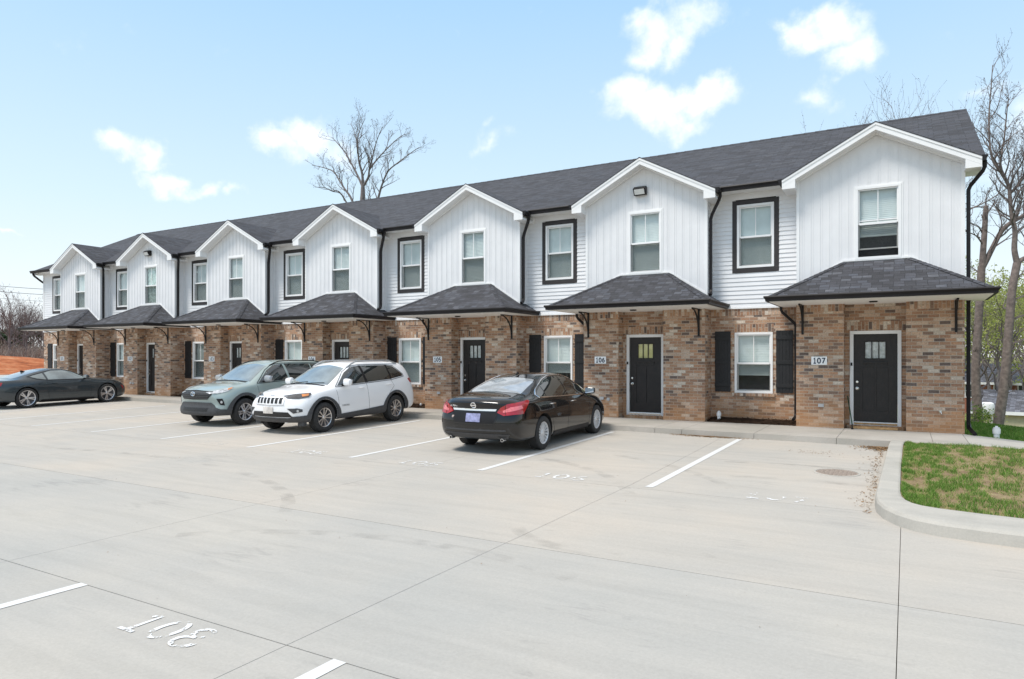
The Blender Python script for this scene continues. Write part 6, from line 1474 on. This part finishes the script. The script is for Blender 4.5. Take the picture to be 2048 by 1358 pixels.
# budding trees beyond the lawn
GRP = 'budding trees beyond the lawn'
spots = [(1948, 50, 11), (1975, 58, 13), (1996, 47, 10), (2022, 62, 14), (2045, 52, 11), (2075, 58, 13), (1935, 66, 13), (2010, 78, 15), (2060, 80, 16), (1960, 85, 15), (2110, 55, 12), (2140, 70, 14)]
protos = []
wher = ['behind the trunk with the broken top', 'between the two big trunks, farther back', 'just left of the tall right trunk', 'right behind the tall trunk', 'at the right edge of the photo', 'beyond the right edge', 'hard against the building corner', 'far back between the trunks', 'far back at the right edge', 'far back by the broken trunk', 'beyond the right edge, farther right', 'beyond the right edge, farthest right']
for k, (u, D, h) in enumerate(spots):
    p = at_depth(u, 713, D); z0 = ground_h(p.x, p.y)
    if k < 3:
        t = bare_tree('budding_tree', p.x, p.y, h, 40+k, '', GRP, kids=(8, 6, 5, 3), r=.16, bud=YLEAF, bs=.085, spread=.85, up=.2, bn=8, minr=.010); protos.append(t)
    else:
        s_ = protos[k % 3]; t = s_.copy(); COL.objects.link(t); sc = h/spots[k % 3][2]; t.scale = (sc,)*3; t.rotation_euler = (0, 0, k*1.7); t.location = (p.x, p.y, z0-.2)
        for ch in s_.children: c_ = ch.copy(); COL.objects.link(c_); c_.parent = t
    setp(t, 'yellow green budding tree '+wher[k], 'tree', GRP)
# leafy shrubs at the foot of the trunks
def shrub(x, y, z, w, h, seed, label, mat=GLEAF, n=900, ls=.06):
    rng = random.Random(seed); T = empty('shrub', (x, y, z)); setp(T, label, 'shrub', 'shrubs at the lawn edge'); sb, lb = MB(), MB()
    for k in range(9):
        a = rng.uniform(0, 6.28); q = Vector((cos(a)*w*.45*rng.random(), sin(a)*w*.45*rng.random(), h*rng.uniform(.7, 1))); m_ = Vector((q.x*.4, q.y*.4, q.z*.5)); sb.tube([(0, 0, -.15), m_, q], [.018, .012, .005], 4, cap=False)
    cl = [Vector((rng.gauss(0, w*.28), rng.gauss(0, w*.28), h*rng.uniform(.15, .95))) for _ in range(16)]
    for _ in range(n):
        c = rng.choice(cl); p = c+Vector((rng.gauss(0, w*.12), rng.gauss(0, w*.12), rng.gauss(0, h*.10)))
        if p.z < 0: p.z = abs(p.z)
        a = Vector((rng.gauss(0, 1), rng.gauss(0, 1), rng.gauss(0, .5))).normalized()*ls; b = a.cross(Vector((rng.gauss(0, 1), rng.gauss(0, 1), rng.gauss(0, 1)))).normalized()*ls*.5
        lb.add([p-a, p+b, p+a, p-b], [(0, 1, 2, 3)])
    sb.build('stem', BARK, T, uv=False); lb.build('foliage', mat, T, uv=False); return T
for k, (u, v, D, w, h, lab) in enumerate([(1944, 845, 26, 1.0, 1.9, 'leafy green shrub between the building corner and the left trunk'), (1966, 846, 28, 1.0, .75, 'low green shrub at the foot of the left trunk'),
        (1983, 846, 27, .9, .7, 'low green shrub between the two trunks'), (1936, 790, 30, 1.2, 2.6, 'tall yellow green shrub hugging the building corner'), (2005, 846, 29, 1.0, .5, 'low weeds at the foot of the right trunk'), (1975, 800, 36, 1.8, 2.2, 'yellow green shrub in front of the brick house')]):
    p = at_depth(u, v, D); shrub(p.x, p.y, lawn_h(p.x, p.y) if p.y < 45 and D < 32 else ground_h(p.x, p.y), w, h, 70+k, lab, YLEAF if k in (3, 5) else GLEAF, 1100, .05)

# ------------------------------------------------------------------ houses down the slope
RBRICK = pm('red_brick', (.33, .14, .09), .9, var=.25, scale=3); GROOF = shingle_mat('grey_roof_shingle', .3, .14, 2.1)
YWALL = pm('cream_siding', (.55, .49, .33), .8, var=.08); HGLASS = pm('house_glass', (.06, .07, .08), .1, var=.3)
def bungalow(name, c, ax, L_, Wd, hw, hr, wall, label, wins=(), z0=0, oh=.4):
    T = empty(name, (c[0], c[1], z0), ax); setp(T, label, 'house'); mb = MB(); mb.box(-L_/2, L_/2, -Wd/2, Wd/2, -.5, hw)
    for s in (-1, 1): mb.add([(s*L_/2, -Wd/2, hw), (s*L_/2, Wd/2, hw), (s*L_/2, 0, hw+hr)], [(0, 1, 2)])
    mb.build('wall', wall, T); mb = MB(); k = hr/(Wd/2)
    for s in (-1, 1):
        q = [(-L_/2-oh, s*(Wd/2+oh), hw-oh*k), (L_/2+oh, s*(Wd/2+oh), hw-oh*k), (L_/2+oh, 0, hw+hr), (-L_/2-oh, 0, hw+hr)]
        mb.prism(q if s < 0 else q[::-1], (0, 0, .12))
    rf = mb.build('roof', GROOF, T); mb = MB(); mb.box(-L_/2-oh, L_/2+oh, -Wd/2-oh-.03, -Wd/2-oh, hw-oh*k-.12, hw-oh*k+.10); mb.build('fascia', TRIM, rf, uv=False)
    for (x, z, w, h) in wins:
        mb = MB(); frame_rect(mb, x-w/2, x+w/2, z, z+h, .09, -Wd/2-.05, -Wd/2+.02); mb.box(x-w/2, x+w/2, -Wd/2-.045, -Wd/2+.01, z+h/2-.03, z+h/2+.03); f = mb.build('window', TRIM, T, uv=False)
        mb = MB(); mb.box(x-w/2+.08, x+w/2-.08, -Wd/2-.02, -Wd/2+.01, z+.08, z+h-.08); mb.build('pane', HGLASS, f, uv=False)
    return T
p = at_depth(2010, 713, 66); g0 = -5.05+CAMH-.0
bungalow('brick_house', (p.x, p.y), radians(-12), 19, 8, 2.75, 1.5, RBRICK, 'red brick bungalow with a grey roof beyond the lawn', [(-2.2, 1.15, 1.0, 1.35), (-.0, 1.15, .9, 1.35), (1.9, 1.15, 1.1, 1.35), (4.4, 1.15, 1.1, 1.35)], g0, .5)
p = at_depth(2062, 713, 46)
bungalow('garage', (p.x, p.y), radians(-10), 5.8, 5.2, 1.9, 1.15, YWALL, 'cream outbuilding with a grey roof in front of the brick bungalow', [], -3.72, .3)
p = at_depth(1974, 800, 40); T = empty('utility_unit', (p.x, p.y, lawn_h(p.x, p.y) if False else p.z-1.1)); setp(T, 'white topped utility tank between the two trunks', 'utility tank')
mb = MB(); mb.lathe([(0, .98), (.22, .97), (.34, .90), (.36, .80), (.36, .35), (.30, .25), (0, .22)], 20); mb.build('tank', PVC, T, smooth=True, uv=False)
for s in (-.22, .22): mb = MB(); mb.box(s-.03, s+.03, -.2, .2, -.9, .32); mb.build('leg', GMETAL, T, uv=False)

# ------------------------------------------------------------------ left background: street, clay bank, woods, wires
ASPH = concrete_mat('street_surface', (.40, .39, .37), (.44, .43, .40), (.47, .45, .42), .6, .2)
CLAY = ground_mat('red_clay', [(.30, (.13, .045, .02)), (.42, (.30, .09, .035)), (.52, (.40, .14, .06)), (.62, (.45, .20, .10)), (.74, (.48, .28, .16))], .35, 1.0, 2.5)
def strip(name, x0, x1, y0, y1, z, mat, dx=4):
    n = int((x1-x0)/dx); return setp(sheet(name, [x0+(x1-x0)*k/n for k in range(n+1)], [y0+(y1-y0)*k/6 for k in range(7)], lambda x, y: z, mat), kind='structure')
VERGE = ground_mat('verge_grass', [(.3, (.12, .16, .04)), (.55, (.22, .22, .08)), (.7, (.32, .26, .14))], .6, .6, 8)
mb = MB()   # verge, street and bank are laid along the view's left background
mb.add([(-180, 0, -.14), (-52, 0, -.14), (-52, 90, -.14), (-180, 90, -.14)], [(0, 1, 2, 3)]); setp(mb.build('verge', VERGE, uv=False), kind='structure')
mb = MB(); mb.add([(-78, -30, -.09), (-66, -30, -.09), (-66, 120, -.09), (-78, 120, -.09)], [(0, 1, 2, 3)])
setp(mb.build('street', ASPH, uv=False), kind='structure')
def clay_h(x, y):
    rd = -(x+80); b = sm(0, 26, rd)*(1.6+1.35*sm(62, 18, y-.18*rd))*sm(86, 62, rd)
    b *= 1-.55*sm(34, 66, y)
    return -.12+b+.25*mn.noise(Vector((x*.12, y*.12, 0)))*sm(0, 8, rd)+.12*mn.noise(Vector((x*.5, y*.5, 5)))*sm(0, 8, rd)
sheet('clay_bank', [-170+1.5*k for k in range(61)], [-30+1.5*k for k in range(90)], clay_h, CLAY)
GRPW = 'bare woods behind the clay bank'
wprot = []
rg = random.Random(77)
WL = 0
for k in range(26):
    if k < 2: u, D = (18, 118), (66, 126)
    u = [20, 62, 95, -30, 125, 8, 44, 78, 110, -60, 145, 30, 55, 86, 0, 70, 100, -15, 38, 130, 160, 180, 15, 50, 90, 115][k]
    D = 112+ (k*37 % 40); h = rg.uniform(8.5, 12.5) if k > 5 else [13, 12.5, 13.5, 12, 12, 11.5][k]
    p = at_depth(u, 713, D)
    if k < 4:
        t = bare_tree('bare_wood_tree', p.x, p.y, h, 200+k, '', GRPW, kids=(8, 6, 5, 3), r=.26, bud=BUD, bs=.08, spread=.8, up=.25, minr=.016, bn=2, zb=0); wprot.append((t, h))
    else:
        s_, h0 = wprot[k % 4]; t = s_.copy(); COL.objects.link(t); t.scale = (h/h0,)*3; t.rotation_euler = (0, 0, k*2.1); t.location = (p.x, p.y, 0)
        for ch in s_.children: c_ = ch.copy(); COL.objects.link(c_); c_.parent = t
    setp(t, 'bare tree among the leafless woods behind the red clay bank', 'tree', GRPW)
# brush below the trees: one grey brown mass
GB = leaf_mat('brush_twigs', (.17, .145, .13), (.34, .29, .25), .2); rg = random.Random(9); mb = MB()
for _ in range(19000):
    u = rg.uniform(-60, 200); D = rg.uniform(104, 135); p = at_depth(u, 713, D); hh = 5.2*(.7+.5*mn.noise(Vector((p.x*.12, p.y*.12, 2))))
    z = -.1+hh*rg.random()**1.2; a = Vector((rg.gauss(0, .35), rg.gauss(0, .35), rg.uniform(.3, 1))).normalized()*rg.uniform(.3, .9); b = Vector((rg.gauss(0, 1), rg.gauss(0, 1), 0)).normalized()*rg.uniform(.02, .06)
    c = Vector((p.x, p.y, z)); mb.add([c-b, c+b, c+a+b*.3, c+a-b*.3], [(0, 1, 2, 3)])
setp(mb.build('brush', GB, uv=False), 'grey brown leafless brush below the woods', 'brush', None, 'stuff')
def evergreen(u, D, h, seed, lab):
    rng = random.Random(seed); p = at_depth(u, 713, D); T = empty('evergreen_tree', (p.x, p.y, 0)); setp(T, lab, 'tree', 'evergreens in the woods'); tb, lb = MB(), MB(); tb.tube([(0, 0, -.2), (0, 0, h*.9)], [.2, .04], 6)
    cl = [Vector((rng.gauss(0, h*.2), rng.gauss(0, h*.2), h*rng.uniform(.35, .95))) for _ in range(40)]
    for _ in range(4200):
        c = rng.choice(cl); q = c+Vector((rng.gauss(0, h*.06), rng.gauss(0, h*.06), rng.gauss(0, h*.045)))
        a = Vector((rng.gauss(0, 1), rng.gauss(0, 1), rng.gauss(0, .6))).normalized()*.22; b = a.cross(Vector((rng.gauss(0, 1), rng.gauss(0, 1), rng.gauss(0, 1)))).normalized()*.10
        lb.add([q-a, q+b, q+a, q-b], [(0, 1, 2, 3)])
    tb.build('trunk', BARK, T, uv=False); lb.build('crown', PINE, T, uv=False)
evergreen(22, 128, 6.9, 1, 'small dark green evergreen among the bare woods')
for (v0, v1, lab) in ((557, 562, 'topmost overhead wire at the left edge'), (568, 573, 'middle overhead wire at the left edge'), (581, 587, 'lowest, thinnest overhead wire at the left edge')):
    a = at_depth(-300, v0-17, 62); b = at_depth(400, v1+18, 82); mb = MB()
    mb.tube([a.lerp(b, t/16)-Vector((0, 0, 1.2*(1-(2*t/16-1)**2)-.35)) for t in range(17)], .022 if 'thin' not in lab else .013, 5)
    setp(mb.build('power_line', BLACK, uv=False), lab, 'power line', 'overhead wires')

# ------------------------------------------------------------------ small things on the ground
def cleanout(x, y, z, s, lab):
    T = empty('cleanout_pipe', (x, y, z)); setp(T, lab, 'pipe', 'white plastic drain cleanouts'); mb = MB()
    mb.lathe([(.048, -.1), (.048, .10), (.062, .10), (.064, .15), (.062, .19), (.050, .195), (0, .195)], 20); mb.build('pipe', PVC, T, smooth=True, uv=False, sharp=30)
    mb = MB(); mb.lathe([(.050, .196), (.052, .215), (0, .217)], 20); mb.box(-.02, .02, -.02, .02, .215, .24); mb.build('cap', PVC, T, uv=False); T.scale = (s,)*3
cleanout(1.62, 17.25, lawn_h(1.62, 17.25), 1.12, 'white cleanout pipe standing in the lawn')
cleanout(-4.05, 17.35, .17, .9, 'white cleanout pipe in the mulch below the 107 house window')
cleanout(-13.40, 17.40, .13, .55, 'short white cleanout pipe in the mulch behind the white suv')
cleanout(-25.4, 17.38, .13, .7, 'white cleanout pipe in the mulch near number 102')
# manhole
mx, my = -.93, 11.66; T = empty('manhole', (mx, my, gz(my)+.004)); T.rotation_euler = (.0182, 0, 0); setp(T, 'round rusty manhole cover set in the concrete beside the kerb', 'manhole')
mb = MB(); mb.lathe([(.335, -.03), (.335, .002), (.300, .004), (.298, -.01)], 40); mb.build('rim', CURB, T, uv=False)
mb = MB(); mb.lathe([(0, .0), (.296, .0), (.296, -.02)], 40)
for a in range(-4, 5):
    for b in range(-4, 5):
        x, y = a*.062, b*.062
        if x*x+y*y < .26**2: mb.box(x-.022, x+.022, y-.022, y+.022, .0, .005)
mb.build('cover', RUST, T, uv=False)
# broom leaning by the 107 door
T = empty('broom', (-1.14, 17.06, .12)); setp(T, 'dark green handled broom leaning beside the 107 door', 'broom')
mb = MB(); mb.tube([(.10, -.10, .10), (-.02, .30, .72)], .013, 8); mb.build('handle', pm('broom_green', (.02, .06, .03), .4), T, uv=False)
mb = MB(); mb.tube([(.10, -.10, .0), (.095, -.098, .12)], [.045, .018], 8, flat=.6); mb.build('bristles', BLACK, T, uv=False)
# plank at the door sill
T = MB(); T.box(-.50, .42, 0, .20, 0, .045); o = T.build('door_plank', WOODM, uv=False, bevel=.004); o.location = (X107, 17.13, .122); setp(o, 'bare wooden step plank at the foot of the 107 door', 'plank')
# dead leaves swept against the kerbs
LEAFM = leaf_mat('dead_leaves', (.13, .07, .035), (.34, .22, .12), .1); rg = random.Random(3); mb = MB()
def leaf(x, y, z, s):
    a = rg.uniform(0, 6.28); t = rg.uniform(-.5, .5); c, sn = cos(a)*s, sin(a)*s
    mb.add([(x-c, y-sn, z+.002), (x+sn*.5, y-c*.5, z+.002+s*.2*abs(t)), (x+c, y+sn, z+.002+s*.45), (x-sn*.5, y+c*.5, z+.002+s*.3)], [(0, 1, 2, 3)])
for _ in range(900):
    x = rg.gauss(-3.75, .38); y = curb_y(x)-.02-abs(rg.gauss(0, .09)); leaf(x, y, gz(y)+.004, rg.uniform(.008, .026))
for _ in range(700):
    x = -.30-abs(rg.gauss(0, .22)); y = 14.88-abs(rg.gauss(0, .22)); leaf(x, y, gz(y)+.004, rg.uniform(.010, .03))
for _ in range(400):
    y = rg.uniform(9.0, 14.6); x = -.36-abs(rg.gauss(0, .06+.10*(mn.noise(Vector((y*1.7, 0, 0)))+.3))); leaf(x, y, gz(y)+.004, rg.uniform(.008, .022))
for _ in range(90):
    x = rg.gauss(-1.45, .28); y = rg.gauss(13.6, .15); leaf(x, y, gz(y)+.004, rg.uniform(.006, .018))
for _ in range(160):
    x = rg.uniform(-14, 1); y = rg.uniform(3, 14.8)
    if x > -.4: continue
    leaf(x, y, gz(y)+.004, rg.uniform(.004, .012))
setp(mb.build('dead_leaves', LEAFM, uv=False), 'brown dead leaves blown against the kerb and the walk', 'leaves', None, 'stuff')
